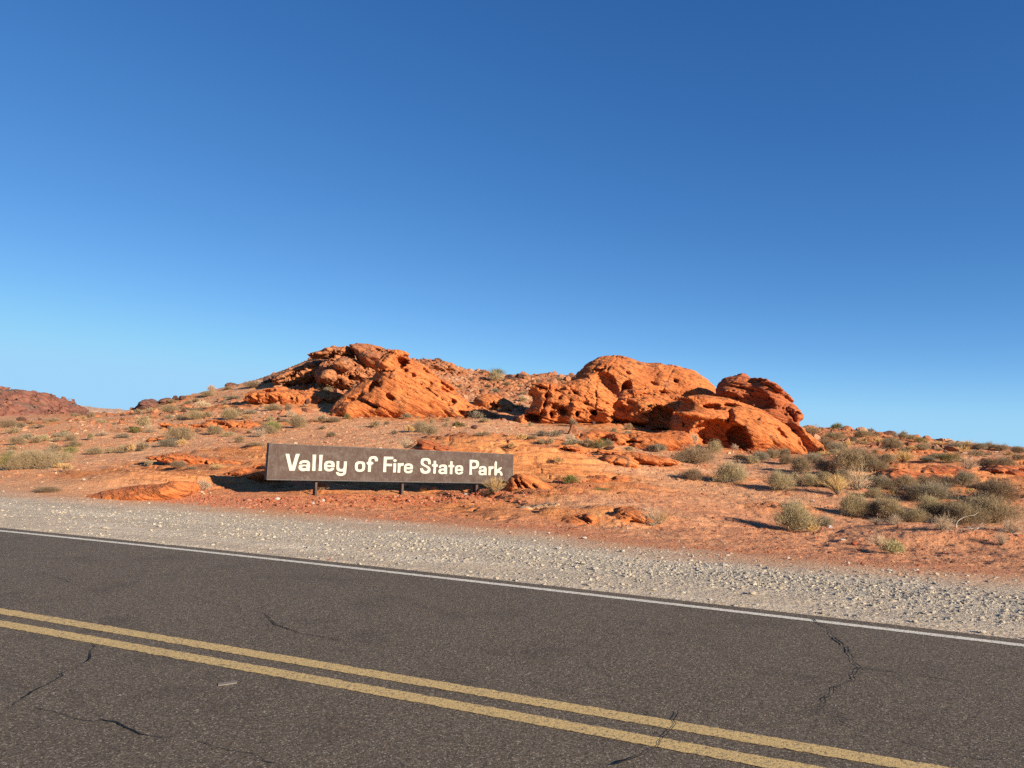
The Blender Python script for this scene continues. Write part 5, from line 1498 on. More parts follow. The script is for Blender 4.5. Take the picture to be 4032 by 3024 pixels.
    boulder(mp, u, v, w, hh, pro, name, lab)

# separate stones on the grey shoulder
CG2 = crop(2000, 2000, 1.0886)
CG1 = crop(1000, 2100, 2.765)
CG3 = crop(1900, 1800, 4.148)
for (mp, u, v, w, hh, pro, name, lab) in [
    (CG2, 375, 268, 26, 16, S_PRO, 'pale_stone', 'pale pointed stone on the grey shoulder above the white line, left of centre right half'),
    (CG2, 322, 244, 28, 14, S_PRO, 'pale_stone', 'pale stone pair member, upper left of the pointed one on the shoulder'),
    (CG2, 492, 190, 24, 13, S_PRO, 'pale_stone', 'pale stone near the sand edge casting a short shadow'),
    (CG2, 220, 178, 24, 13, S_PRO, 'pale_stone', 'pale stone on the shoulder below the low red mound'),
    (CG2, 325, 134, 26, 10, S_PRO, 'pale_stone', 'flat white stone at the sand edge right of the sign'),
    (CG2, 176, 112, 10, 10, S_PRO, 'pale_stone', 'small upright white stone at the sand edge right of the sign'),
    (CG2, 190, 134, 12, 10, S_PRO, 'pale_stone', 'small white stone just below the upright one'),
    (CG2, 2038, 540, 26, 16, S_PRO, 'pale_stone', 'white stone beside the white line near the right edge of the road'),
    (CG2, 1748, 492, 26, 12, SG_PRO, 'grey_stone', 'dark stone on the asphalt margin near the right edge'),
    (CG2, 345, 334, 30, 9, SG_PRO, 'grey_stone', 'flat dark stone by the asphalt margin, left of centre right half'),
    (CG2, 625, 355, 30, 10, SG_PRO, 'grey_stone', 'flat grey stone above the white line in the middle of the shoulder'),
    (CG2, 1052, 374, 40, 14, SG_PRO, 'grey_stone', 'brownish stone cluster piece on the bare middle of the shoulder'),
    (CG2, 1490, 394, 30, 12, SG_PRO, 'grey_stone', 'dark stone in the densest gravel on the right'),
    (CG2, 1810, 352, 36, 14, S_PRO, 'pale_stone', 'large pale flat stone in the gravel on the right'),
    (CG2, 1355, 455, 24, 8, SG_PRO, 'grey_stone', 'flat dark stone just above the crack that meets the white line'),
    (CG2, 1840, 290, 24, 12, SG_PRO, 'grey_stone', 'dark stone near the sand edge on the right'),
    (CG2, 930, 252, 26, 12, S_PRO, 'pale_stone', 'pale stone in the gravel below the lone front shrub'),
    (CG2, 742, 318, 16, 9, SG_PRO, 'grey_stone', 'small dark stone in the middle of the gravel'),
    (CG1, 2170, 310, 34, 22, S_PRO, 'pale_stone', 'cream stone on the shoulder straight below the right end of the sign'),
    (CG1, 1250, 175, 34, 20, S_PRO, 'pale_stone', 'cream stone on the shoulder below the middle of the sign'),
    (CG1, 1535, 255, 30, 18, S_PRO, 'pale_stone', 'cream stone on the shoulder between the two below the sign'),
    (CG1, 1075, 270, 46, 16, S_PRO, 'pale_stone', 'flat cream stone near the asphalt below the sign'),
    (CG1, 795, 180, 60, 22, S_PRO, 'pale_stone', 'broad white stone below the left post of the sign'),
    (CG1, 585, 165, 44, 20, S_PRO, 'pale_stone', 'white stone left of the broad one on the shoulder'),
    (CG1, 820, 295, 40, 16, SR_PRO, 'red_stone', 'dark purple-red stone near the white line below the sign'),
    (CG1, 775, 12, 46, 14, SG_PRO, 'grey_stone', 'dark stone at the upper edge of the shoulder below the left post'),
    (crop(0, 2060, 3.16), 1290, 70, 90, 22, S_PRO, 'pale_stone', 'long pale stone on the shoulder at far left'),
    (crop(0, 2060, 3.16), 1985, 52, 46, 36, S_PRO, 'pale_stone', 'rounded cream stone on the shoulder at left'),
    (crop(0, 2060, 3.16), 1880, 100, 36, 26, SG_PRO, 'grey_stone', 'dark stone right above the white line at left'),
]:
    boulder(mp, u, v, w, hh, pro, name, lab)

# red stones lying along the foot of the sign, alike
xs_ = rs.uniform(1010, 2080, 130); ys_ = 1975 - 0.022 * (xs_ - 1200) + np.abs(rs.normal(0, 22, 130)) - 12
P = hits(xs_, ys_)
for q in P:
    s = rs.uniform(0.03, 0.075)
    o = obj('red_stone', SR_PRO[rs.integers(4)] if rs.random() < 0.8 else S_PRO[rs.integers(4)] if rs.random() < 0.3 else SR_PRO[rs.integers(4)])
    o.scale = (s, s * rs.uniform(0.7, 1), s * rs.uniform(0.7, 1)); o.rotation_euler = (0, 0, rs.uniform(0, 6.28)); o.location = (q[0], q[1], q[2] + s * 0.3)
    tag(o, 'fist-sized stone in the strewn red rubble along the foot of the sign', 'stone', 'red stones strewn along the foot of the sign')

# ------------------------------------------------------------------ shrubs
def twig_mesh(name, seed, mat, n_stem=70, leaf=5000, lw=0.010, ll=0.075, form='dome', spread=1.0, up=0.75, outer=0.55):
    """unit shrub: about 1 m half-width, 1 m high; foliage as small twig blades, each with its own direction"""
    rg = np.random.default_rng(seed)
    az = rg.uniform(0, 2 * np.pi, n_stem); el = np.arccos(1 - rg.random(n_stem) * (1 - math.cos(1.45)))
    L = rg.uniform(0.70, 1.08, n_stem) * (1 + 0.16 * np.sin(az * 2 + rg.uniform(0, 6)) + 0.10 * np.sin(az * 3 + rg.uniform(0, 6)))
    # the crown is several uneven clumps, not one dome
    nl = 6
    la = rg.uniform(0, 2 * np.pi, nl); lr_ = rg.uniform(0.15, 0.55, nl); lrad = rg.uniform(0.38, 0.66, nl); lh = rg.uniform(0.65, 0.95, nl); lh[0] = 1.0; lrad[0] = 0.62; lr_[0] = 0.15
    li = rg.integers(0, nl, n_stem)
    dirs = np.stack([np.sin(el) * np.cos(az), np.sin(el) * np.sin(az), np.cos(el) ** 0.8], 1)
    ctr = np.stack([lr_ * np.cos(la), lr_ * np.sin(la), 0 * la], 1)
    tip = ctr[li] + dirs * np.stack([lrad[li] * spread, lrad[li] * spread, lh[li] * up], 1) * rg.uniform(0.85, 1.12, (n_stem, 1))
    tip[:, 2] += 0.08
    if form == 'tuft':
        el = rg.uniform(0, 1.15, n_stem)
        tip = np.stack([np.sin(el) * np.cos(az), np.sin(el) * np.sin(az), np.cos(el) ** 0.7], 1) * L[:, None]
    if form == 'sprawl':
        tip[:, 2] *= 0.55
    # foliage blades near the outer part of random stems, clumped
    k = rg.integers(0, n_stem, leaf)
    t = outer + (1.02 - outer) * rg.random(leaf) ** 0.7
    sidec = rg.normal(0, 0.085 if form != 'tuft' else 0.03, (leaf, 3)) * (0.4 + t[:, None] * 0.8)
    # curve: stems start steep and lean out
    base = tip[k] * t[:, None]
    base[:, 2] = tip[k, 2] * (t ** (0.75))
    c = base + sidec
    c[:, 2] = np.maximum(c[:, 2], 0.015 + rg.random(leaf) * 0.05)
    d = tip[k] / np.linalg.norm(tip[k], axis=1)[:, None] + rg.normal(0, 0.55 if form != 'tuft' else 0.16, (leaf, 3)); d[:, 2] += 0.25
    d /= np.linalg.norm(d, axis=1)[:, None]
    s = np.cross(d, rg.normal(size=(leaf, 3))); s /= np.linalg.norm(s, axis=1)[:, None] + 1e-9
    ln = ll * rg.uniform(0.5, 1.4, leaf)[:, None]; w = lw * rg.uniform(0.6, 1.3, leaf)[:, None]
    v = np.stack([c - s * w / 2, c + s * w / 2, c + d * ln + s * w * 0.15, c + d * ln - s * w * 0.15], 1).reshape(-1, 3)
    f = np.arange(leaf * 4).reshape(-1, 4)
    fol = mesh_np(name, v, f, mat, False)
    # woody stems: three-sided tapered tubes with a bend
    V, Q = [], []
    ns = min(n_stem, 46)
    for i in range(ns):
        P = [tip[i] * u * np.array([1, 1, 0]) + np.array([0, 0, tip[i, 2] * (u ** 0.75)]) for u in (0.0, 0.3, 0.6, 0.93)]
        P = [p + (rg.normal(0, 0.025, 3) if 0 < j < 3 else 0) for j, p in enumerate(P)]
        rad = [0.016, 0.011, 0.008, 0.003]
        b = len(V)
        dd = P[-1] - P[0]; dd = dd / np.linalg.norm(dd); a = np.cross(dd, [0.3, 0.5, 0.8]); a /= np.linalg.norm(a); bb = np.cross(dd, a)
        for p, r in zip(P, rad):
            for h in range(3):
                an = h * 2.094; V.append(p + (a * math.cos(an) + bb * math.sin(an)) * r)
        for j in range(3):
            for h in range(3):
                Q.append([b + j * 3 + h, b + j * 3 + (h + 1) % 3, b + j * 3 + 3 + (h + 1) % 3, b + j * 3 + 3 + h])
    st = mesh_np(name + '_stems', np.array(V), np.array(Q), M_STEM if form != 'bare' else mat, True)
    return fol, st


def protos(kind, n, **kw):
    return [twig_mesh(kind + '_foliage', 600 + 31 * i + sum(map(ord, kind)), M_PL[kw.get('m', kind)], **{k_: v for k_, v in kw.items() if k_ != 'm'}) for i in range(n)]


PRO = {
    'sage': protos('sage', 4, leaf=12000, n_stem=130, lw=0.011),
    'olive': protos('olive', 4, leaf=13000, n_stem=150, lw=0.010, ll=0.085),
    'grey': protos('grey', 4, leaf=11000, n_stem=120, lw=0.011),
    'green': protos('green', 3, leaf=5000, n_stem=50, lw=0.014, ll=0.05, up=0.9),
    'dry': protos('dry', 3, leaf=1500, n_stem=90, lw=0.009, ll=0.16, outer=0.35),
    'tuft': protos('tuft', 3, m='straw', leaf=2200, n_stem=120, lw=0.010, ll=0.22, form='tuft', outer=0.1),
    'pale': protos('pale', 2, leaf=2600, n_stem=40, lw=0.028, ll=0.075, form='sprawl'),
    'loose': protos('loose', 3, m='sage', leaf=6000, n_stem=60, lw=0.011, ll=0.09, up=0.95),
}
# the same kinds, lighter and broader-bladed, for bushes a few pixels high
FAR = {k: protos(k, 2, m={'tuft': 'straw', 'loose': 'sage'}.get(k, k), leaf=1500, n_stem=60, lw=0.04, ll=0.14, form='tuft' if k == 'tuft' else 'dome') for k in PRO}
WORD = {'sage': 'grey-green', 'olive': 'olive-yellow', 'grey': 'blue-grey', 'green': 'green', 'dry': 'dry pale', 'tuft': 'straw-coloured', 'pale': 'pale green', 'loose': 'loose grey-green'}
NAMES = {'tuft': 'grass_tuft', 'dry': 'dry_shrub', 'green': 'creosote_bush', 'pale': 'leafy_plant'}
_shc = [0]


def shrub(mp, u, v, w, hh, kind, label, group=None):
    """u, v = middle of the foot; w, hh = width and height in crop pixels"""
    sc_ = 1.0 / (mp(1, 0)[0] - mp(0, 0)[0])
    px, py = mp(u, v)
    q = hits(px, py)[0]
    s = q[1] / F / sc_
    W, H = w * s / 2, hh * s
    _shc[0] += 1
    rg = np.random.default_rng(900 + _shc[0])
    near = (w / sc_) > 55
    lib = PRO if near else FAR
    fol, st = lib[kind][rg.integers(len(lib[kind]))]
    name = NAMES.get(kind, 'desert_shrub')
    rz = rg.uniform(0, 6.28)
    loc = (q[0], q[1] + W * 0.35, 0.0)
    z = float(zland(loc[0], loc[1])[0]); z = min(z, q[2] + 0.25 * H)
    hn = 1.0 if kind != 'tuft' else 1.05
    up = {'sage': .86, 'olive': .86, 'grey': .86, 'green': 1.0, 'dry': .86, 'tuft': 1.05, 'pale': .5, 'loose': 1.05}[kind] if near else (1.05 if kind == 'tuft' else .86)
    scl = (W * 1.36, W * 1.36, H * 1.12 / up)
    if near:
        o = empty(name, (loc[0], loc[1], z - 0.01), rz)
        o.scale = scl
        obj('foliage', fol, o); obj('stem', st, o)
    else:
        o = obj(name, fol, loc=(loc[0], loc[1], z - 0.01)); o.rotation_euler = (0, 0, rz); o.scale = scl
    tag(o, label, 'bush' if kind not in ('tuft', 'pale') else ('grass' if kind == 'tuft' else 'plant'), group)
    return o


CD = crop(1500, 1320, 4.022)
C7 = crop(1900, 1800, 4.148)
CG = crop(3100, 1650, 1.3627)
BUSH = [
    # far left
    (C5, 90, 680, 260, 110, 'sage', 'wide dark grey-green bush at the left edge below the far ridge'),
    (C5, 280, 682, 170, 70, 'grey', 'grey bush right beside the wide dark one at the left edge'),
    (C5, 455, 690, 80, 34, 'sage', 'small dark bush on the sand right of the left-edge bushes'),
    (C5, 595, 682, 90, 44, 'grey', 'small blue-grey bush right of the small dark one'),
    (C5, 715, 606, 190, 50, 'sage', 'low sage bush on the skyline sand under the far ridge'),
    (C5, 1080, 522, 130, 50, 'sage', 'sage bush at the gap between far ridge and slope'),
    (C5, 1300, 545, 120, 85, 'sage', 'roundish sage bush standing in the skyline gap'),
    (C5, 1190, 578, 130, 55, 'tuft', 'straw-coloured tuft below the round sage bush in the gap'),
    (C5, 1450, 618, 130, 60, 'sage', 'thin grey bush right of the straw tuft in the gap'),
    (C5, 150, 768, 170, 85, 'sage', 'dark rounded bush at the left edge, second row'),
    (C5, 850, 815, 170, 85, 'grey', 'dark blue-grey bush left of the tangled pair'),
    (C5, 950, 800, 120, 85, 'sage', 'brown-grey bush in the middle of the tangled pair'),
    (C5, 1020, 880, 210, 110, 'loose', 'loose olive-grey bush right of the tangled pair'),
    (C5, 330, 860, 190, 85, 'grey', 'pale grey bush above the dark leafy one, left side'),
    (C5, 210, 935, 220, 105, 'sage', 'dark leafy bush on the left side with a paler one behind'),
    (C5, 490, 905, 140, 85, 'sage', 'dark bush on the left side, middle of a row of three'),
    (C5, 630, 885, 190, 80, 'olive', 'olive-grey bush on the left side, right end of a row of three'),
    (C5, 800, 890, 110, 60, 'grey', 'small faded grey bush between two larger ones, left side'),
    (C5, 180, 1005, 130, 60, 'sage', 'small bush directly above the big shrub patch at far left'),
    (C5, 1310, 850, 110, 85, 'sage', 'narrow dark bush left of the dry grey one on the sand hump'),
    (C5, 1470, 800, 250, 70, 'dry', 'dry pale grey bush on top of the sand hump, left side'),
    (C5, 1740, 835, 180, 70, 'grey', 'low blue-grey bush right of the sand hump'),
    (C5, 1060, 960, 260, 90, 'loose', 'loose olive bush leaning over the green creosote, left side'),
    (C5, 990, 1065, 240, 140, 'green', 'bright green creosote bush at the right of the shrub patch'),
    (C5, 790, 1040, 190, 95, 'sage', 'dark bush left of the green creosote'),
    (C5, 1360, 1070, 250, 100, 'sage', 'compact dark grey bush alone right of the green creosote'),
    (C5, 1620, 1058, 160, 70, 'sage', 'small dark leafy bush at the left foot of the greenish bush'),
    (C5, 1780, 1045, 260, 120, 'loose', 'greenish sprawling bush left of the big sage pair'),
    (C5, 2030, 1010, 220, 110, 'dry', 'dry brown-grey bush right of the greenish sprawling bush'),
    (C5, 60, 1300, 270, 280, 'green', 'tall green bush at the very left edge of the shrub patch'),
    (C5, 180, 1300, 240, 190, 'sage', 'grey-green shrub in the patch, second from the left edge'),
    (C5, 330, 1290, 330, 290, 'loose', 'tall twiggy shrub in the middle of the patch at far left'),
    (C5, 560, 1290, 350, 250, 'sage', 'dark based grey shrub in the patch, right of the tall twiggy one'),
    (C5, 690, 1230, 250, 230, 'grey', 'blue-grey shrub in the patch, behind the dark based one'),
    (C5, 860, 1210, 300, 180, 'loose', 'brown-grey shrub at the right end of the patch at far left'),
    (C5, 450, 1120, 260, 110, 'grey', 'dark grey shrub at the back of the patch at far left'),
    (C5, 150, 1090, 130, 70, 'grey', 'small dark grey shrub at the back left of the patch'),
    (C5, 830, 1275, 180, 60, 'tuft', 'straw grass at the lower right of the shrub patch'),
    (C5, 2165, 1225, 80, 60, 'sage', 'small thin bush alone on the gravelly slope left of the sign'),
    (C3, 360, 985, 190, 38, 'sage', 'flat grey bush beside the gravel shoulder at far left'),
    (C3, 510, 820, 100, 50, 'tuft', 'straw grass fringe beside the smooth red ground'),
    # left slope
    (C6, 210, 880, 190, 170, 'sage', 'upright dark sage bush on the left slope below the mounds'),
    (C6, 320, 945, 240, 120, 'dry', 'pale dry bush right of the upright dark sage bush'),
    (C6, 100, 945, 150, 70, 'green', 'low green bush left under the upright dark sage bush'),
    (C6, 750, 1060, 400, 190, 'sage', 'largest dark grey bush on the left slope, twiggy and wide'),
    (C6, 570, 1140, 330, 120, 'grey', 'blue-grey bush tucked under the largest bush on the left slope'),
    (C6, 790, 1150, 170, 100, 'tuft', 'yellowish tuft at the foot of the largest bush'),
    (C6, 220, 1200, 170, 110, 'loose', 'loose bush on the left slope beside the small sandstone bank'),
    (C6, 40, 1225, 120, 110, 'tuft', 'straw tuft left of the loose bush by the sandstone bank'),
    (C6, 1240, 970, 230, 125, 'sage', 'round sage bush with green base in the middle of the left slope'),
    (C6, 1470, 992, 170, 65, 'olive', 'low yellowish dome bush right of the round sage bush'),
    (C6, 1640, 1080, 180, 90, 'sage', 'thin grey bush right of the low yellowish dome bush'),
    (C6, 1920, 1010, 220, 130, 'dry', 'pale bristly bush above the left end of the sign'),
    (C6, 2070, 960, 220, 110, 'sage', 'pale grey bush right behind the bristly one'),
    (C6, 1770, 950, 90, 45, 'sage', 'tiny bush left of the pale bristly bush'),
    (C6, 2070, 870, 210, 95, 'green', 'dark olive-green creosote above the pale bristly bush'),
    (C6, 1850, 1145, 230, 55, 'sage', 'flat dark bush above the left top corner of the sign'),
    (C6, 760, 1450, 240, 90, 'sage', 'grey-green bush on the slickrock left of the sign'),
    (C6, 930, 1470, 180, 40, 'grey', 'dark low bush right beside the grey-green one left of the sign'),
    (C6, 1290, 1470, 220, 80, 'tuft', 'straw bush on the slickrock nearest the sign on its left'),
    (C6, 310, 1405, 90, 70, 'sage', 'thin small bush with a long shadow on the pinkish gravel'),
    (C6, 340, 650, 140, 65, 'sage', 'small bush with a dark shadow below the pointed mound'),
    (C6, 600, 640, 260, 100, 'sage', 'wide bush below the row of skyline rocks'),
    (C6, 160, 665, 130, 60, 'sage', 'small brownish bush on the skyline end of the left slope'),
    (C6, 590, 740, 100, 60, 'grey', 'small round bush on the left slope, first of a pair'),
    (C6, 760, 750, 100, 65, 'grey', 'small round bush on the left slope, second of a pair'),
    (C6, 970, 745, 230, 115, 'sage', 'dark bush left of a pair in the upper left slope'),
    (C6, 1150, 720, 200, 75, 'sage', 'pale bush right beside the dark one in the upper left slope'),
    (C6, 1450, 755, 270, 150, 'sage', 'big brown-grey bush in the upper left slope beside a dark boulder'),
    (C6, 1630, 650, 130, 60, 'sage', 'small bush above right of the big brown-grey bush'),
    (C6, 1780, 670, 190, 55, 'grey', 'low bush on the bench right of the dark boulder'),
    (C6, 1720, 755, 150, 65, 'tuft', 'pale tuft under the low bush on the bench'),
    (C6, 2070, 770, 110, 60, 'olive', 'small yellowish bush near the start of the long shadow'),
    (C6, 2080, 610, 200, 75, 'sage', 'dusty bush on the upper slope under the orange knob'),
    (C6, 1060, 580, 150, 85, 'dry', 'pale dry bush in the upper slope, rounded'),
    (C6, 1180, 590, 130, 60, 'dry', 'second pale dry bush right of the rounded one'),
    (C6, 860, 610, 140, 45, 'grey', 'flat grey bush in the upper slope left of the dry pair'),
    (C6, 880, 530, 120, 50, 'sage', 'small brown bush in the upper slope above the flat grey one'),
    (C6, 1000, 490, 120, 45, 'sage', 'small sage bush close under the upper skyline'),
    (C6, 640, 520, 170, 50, 'sage', 'sage bush leaning against the flat skyline boulder'),
    (C6, 1040, 625, 190, 40, 'grey', 'low grey bush just under the dry pair'),
    (C6, 1225, 345, 110, 80, 'dry', 'pale feathery bush standing on the skyline left of the square boulder'),
    (C6, 1160, 430, 220, 75, 'sage', 'sage bush just below the feathery skyline bush'),
    (C6, 1460, 325, 130, 45, 'sage', 'small bush at the foot of the square skyline boulder'),
    (C6, 1560, 455, 230, 50, 'grey', 'low bush in the hollow left of the orange knob'),
    (C6, 1410, 450, 100, 45, 'grey', 'small bush left of the low one in the hollow'),
    (C6, 1800, 300, 240, 80, 'sage', 'wide pale bush on the skyline above the orange knob'),
    (C6, 1890, 240, 90, 60, 'dry', 'dry skyline bush at the foot of the blocky dark rock'),
    # around the holed face
    (CC, 300, 775, 130, 85, 'sage', 'sage bush in the rubble at the left end of the brown hill'),
    (CC, 860, 890, 200, 125, 'sage', 'round sage bush in the middle of the brown hillside'),
    (CC, 970, 905, 150, 70, 'grey', 'small grey bush at the right foot of the round sage bush'),
    (CC, 920, 380, 170, 110, 'green', 'dark green bush on the hilltop under the dark ledge'),
    (CC, 750, 650, 190, 100, 'green', 'olive-green bush left of the dark layered block'),
    (CC, 1160, 640, 110, 120, 'green', 'green bush right of the dark layered block'),
    (CC, 1430, 700, 170, 70, 'sage', 'low bush on the ledge above the holed face'),
    (CC, 1260, 880, 110, 55, 'sage', 'small pale bush against the left edge of the holed face'),
    (CC, 100, 945, 120, 60, 'sage', 'small faded bush on the orange bench, leftmost'),
    (CC, 350, 900, 120, 50, 'sage', 'small faded bush on the orange bench, middle'),
    (CC, 915, 1010, 90, 50, 'sage', 'tiny bush on the bench above the big shadow'),
    (CC, 90, 1200, 230, 85, 'sage', 'low bush left of the big shadow'),
    (CC, 350, 1200, 130, 90, 'sage', 'small bush sticking out of the left end of the big shadow'),
    (CC, 380, 1300, 150, 100, 'dry', 'pale bush in the column below the left end of the big shadow'),
    (CC, 430, 1480, 300, 180, 'sage', 'large ragged bush below the big shadow'),
    (CC, 250, 1400, 130, 60, 'grey', 'small dark bush left of the large ragged one'),
    (CC, 850, 1385, 180, 100, 'sage', 'bush at the lower right corner of the big shadow'),
    (CC, 1050, 1385, 250, 75, 'sage', 'wide low bush along the left foot of the holed face'),
    (CC, 1265, 1330, 90, 75, 'green', 'small green bush between two round holes of the rock face'),
    (CC, 1720, 1475, 170, 100, 'sage', 'round solitary bush on open sand before the holed face'),
    (CC, 890, 1490, 120, 50, 'sage', 'small bush on open sand left of the solitary one'),
    (CC, 50, 1360, 100, 55, 'olive', 'small yellowish bush at the left, level with the big shadow'),
    (CC, 90, 1520, 220, 120, 'green', 'olive-green bush above the left end of the sign panel'),
    (CC, 1900, 1415, 90, 45, 'sage', 'tiny bush right of the solitary round bush'),
    (CD, 405, 1330, 150, 70, 'grey', 'blue-grey bush at the middle foot of the holed face'),
    (CD, 570, 1315, 60, 35, 'sage', 'tiny bush right of the blue-grey one at the foot of the face'),
    (CD, 985, 1300, 170, 65, 'sage', 'bush at the foot of the face below the lichen patches'),
    (CD, 1135, 1290, 120, 55, 'sage', 'brown bush right beside the one below the lichen patches'),
    (CD, 1370, 1280, 230, 80, 'sage', 'wide pale bush at the right foot of the face'),
    (CD, 1540, 1330, 220, 110, 'grey', 'dark bush standing in the long shadow, left'),
    (CD, 1750, 1310, 200, 110, 'grey', 'dark bush standing in the long shadow, right'),
    (CD, 1650, 1395, 180, 60, 'sage', 'dim low bush at the lower edge of the long shadow'),
    (CD, 1925, 1215, 140, 60, 'sage', 'sage bush on the near side of the small dome'),
    (CD, 2140, 1200, 220, 100, 'green', 'greenish bush at the right foot of the small dome'),
    (CD, 90, 1415, 100, 45, 'sage', 'tiny bush with a shadow streak on open sand'),
    (CD, 815, 1395, 90, 60, 'sage', 'small bush with a shadow streak in front of the face'),
    (CD, 1040, 1370, 90, 60, 'sage', 'small pale bush above its twin in front of the face'),
    (CD, 1010, 1460, 100, 70, 'sage', 'small bush below its twin in front of the face'),
    (CD, 1240, 1460, 180, 80, 'green', 'sprawling greenish bush on the slope below the long shadow'),
    (CD, 620, 1540, 250, 165, 'sage', 'large grey bush just above the sign, left part of a pair'),
    (CD, 760, 1580, 240, 150, 'sage', 'large grey bush just above the sign, right part of a pair'),
    (CD, 435, 1555, 180, 100, 'tuft', 'straw-yellow round bush above the sign beside the large grey pair'),
    (CD, 195, 1575, 100, 65, 'grey', 'small spiky bush left of the straw-yellow one above the sign'),
    (CD, 1610, 1608, 220, 60, 'olive', 'pale olive bush on the rocky slope above the right end of the sign'),
    (CD, 940, 570, 170, 70, 'sage', 'sage bush high on the brown slope right of the face'),
    (CD, 1830, 740, 220, 140, 'sage', 'largest bush on the ridge line between the rock groups'),
    (CD, 1830, 640, 260, 115, 'green', 'thin green see-through bush rising above the ridge line'),
    (CD, 1620, 610, 110, 45, 'sage', 'small bush on the ridge left of the largest one'),
    (CD, 1640, 900, 170, 55, 'sage', 'pale bush on top of the small dome'),
    (CD, 1810, 915, 150, 65, 'grey', 'blue-grey bush on top of the small dome'),
    (CD, 1240, 840, 90, 45, 'sage', 'small bush on the brown slope under the white stone'),
    (CD, 1250, 880, 60, 30, 'sage', 'tiny bush under the small one on the brown slope'),
    (CD, 1990, 810, 110, 60, 'sage', 'faded bush on the slope right of the ridge bush'),
    (CD, 1700, 830, 120, 40, 'sage', 'faded low bush above the small dome'),
    (C1, 1195, 940, 150, 85, 'dry', 'dry grey bush peeking over the top edge of the sign'),
    (C1, 150, 790, 160, 60, 'sage', 'grey bush on the slope above the left top corner of the sign'),
    (C1, 620, 845, 100, 36, 'sage', 'low grey bush in the open sand above the word of'),
    # before the honeycombed rock and the alcove dome
    (C8, 742, 608, 80, 70, 'sage', 'sage bush standing in front of the sandstone block'),
    (C8, 480, 635, 80, 60, 'sage', 'bush on top of the squarish boulder'),
    (C8, 130, 642, 40, 38, 'sage', 'tiny bush under the leftmost honeycomb hollow'),
    (C8, 245, 722, 110, 46, 'grey', 'dark low bush before the honeycombed rock, left of a pair'),
    (C8, 335, 722, 90, 46, 'grey', 'dark low bush before the honeycombed rock, right of a pair'),
    (C8, 45, 768, 100, 46, 'tuft', 'straw tuft below the left foot of the honeycombed rock'),
    (C8, 130, 755, 100, 34, 'sage', 'low grey bush right of that straw tuft'),
    (C8, 220, 785, 90, 38, 'sage', 'pale low bush on the path edge, left'),
    (C8, 285, 787, 80, 45, 'sage', 'pale low bush on the path edge, right'),
    (C8, 470, 765, 90, 60, 'dry', 'pale upright bush above the path'),
    (C8, 440, 797, 80, 38, 'grey', 'small grey bush at the path under the pale upright one'),
    (C8, 520, 800, 100, 38, 'grey', 'grey bush at the path right under the pale upright one'),
    (C8, 620, 810, 90, 60, 'sage', 'dark bush touching the yellow-green bush by the path'),
    (C8, 700, 826, 140, 85, 'green', 'bright yellow-green bush by the path'),
    (C8, 775, 812, 80, 55, 'grey', 'grey bush right of the yellow-green one by the path'),
    (C8, 800, 720, 80, 66, 'sage', 'round bush in the rubble right of the squarish boulder'),
    (C8, 905, 782, 120, 80, 'grey', 'dark rounded bush right of the round one in the rubble'),
    (C8, 945, 668, 70, 46, 'sage', 'small bush just below the rubble boulders'),
    (C8, 945, 715, 60, 34, 'grey', 'tiny grey bush above the dark rounded one'),
    (C8, 960, 838, 90, 34, 'sage', 'low bush on the path, centre right'),
    (C8, 1180, 845, 140, 55, 'grey', 'dark grey bush by the path below the shaded hollow'),
    (C8, 170, 270, 80, 28, 'sage', 'faint bush on the ridge left of the high dome'),
    (C8, 370, 250, 50, 22, 'sage', 'tiny bush on the ridge beside the high dome'),
    (C8, 40, 520, 80, 60, 'grey', 'grey bush at the left foot of the honeycombed rock'),
    (C8, 60, 380, 70, 26, 'sage', 'small sage bush on the slope left of the honeycombed rock'),
    (C8, 60, 435, 90, 40, 'sage', 'second sage bush on the slope left of the honeycombed rock'),
    (CF := crop(2580, 1430, 1.8143), 35, 640, 80, 54, 'grey', 'grey bush below the shaded hollow, left of the alcove'),
    (CF, 280, 588, 72, 66, 'dry', 'pale grey ball-shaped bush at the left mouth of the alcove'),
    (CF, 285, 726, 235, 120, 'sage', 'big dark round bush left of centre in front of the alcove dome'),
    (CF, 335, 628, 90, 46, 'sage', 'sage bush between the ball-shaped and the yellowish one'),
    (CF, 420, 645, 110, 82, 'olive', 'yellowish bush in the mouth of the alcove'),
    (CF, 570, 630, 55, 44, 'dry', 'small dry bush in the mouth of the alcove'),
    (CF, 600, 680, 100, 28, 'sage', 'flat bush below the small dry one'),
    (CF, 690, 722, 80, 56, 'olive', 'small olive bush before the right side of the alcove'),
    (CF, 765, 700, 120, 62, 'grey', 'spiky grey bush at the foot of the alcove dome'),
    (CF, 845, 680, 90, 56, 'sage', 'dark bush at the foot of the alcove dome right of the spiky one'),
    (CF, 935, 672, 80, 54, 'sage', 'sage bush before the small knob of the alcove dome'),
    (CF, 1130, 632, 95, 56, 'tuft', 'tawny bush against the right foot of the alcove dome'),
    (CK, 1620, 650, 200, 90, 'sage', 'low twiggy bush left of the two-toned bush'),
    (CK, 1940, 680, 300, 160, 'olive', 'two-toned olive bush with white twigs at its base'),
    (CK, 2130, 500, 110, 60, 'sage', 'small bush on the slope up and right of the big dark one'),
    (CK, 540, 680, 120, 66, 'green', 'small dark green plant on the red slab right of the sign'),
    (CK, 440, 525, 90, 56, 'tuft', 'straw tuft growing in the low ledge right of the sign'),
    (CK, 820, 738, 160, 26, 'green', 'flat dark green mat on the sand right of the sign'),
    (CK, 1270, 1060, 220, 150, 'dry', 'dry pale bush on the low mound by the shoulder'),
    (CK, 1340, 1045, 160, 90, 'tuft', 'straw grass at the foot of the dry bush on the low mound'),
    (C7, 200, 630, 330, 210, 'tuft', 'straw-coloured bush at the right-hand post of the sign'),
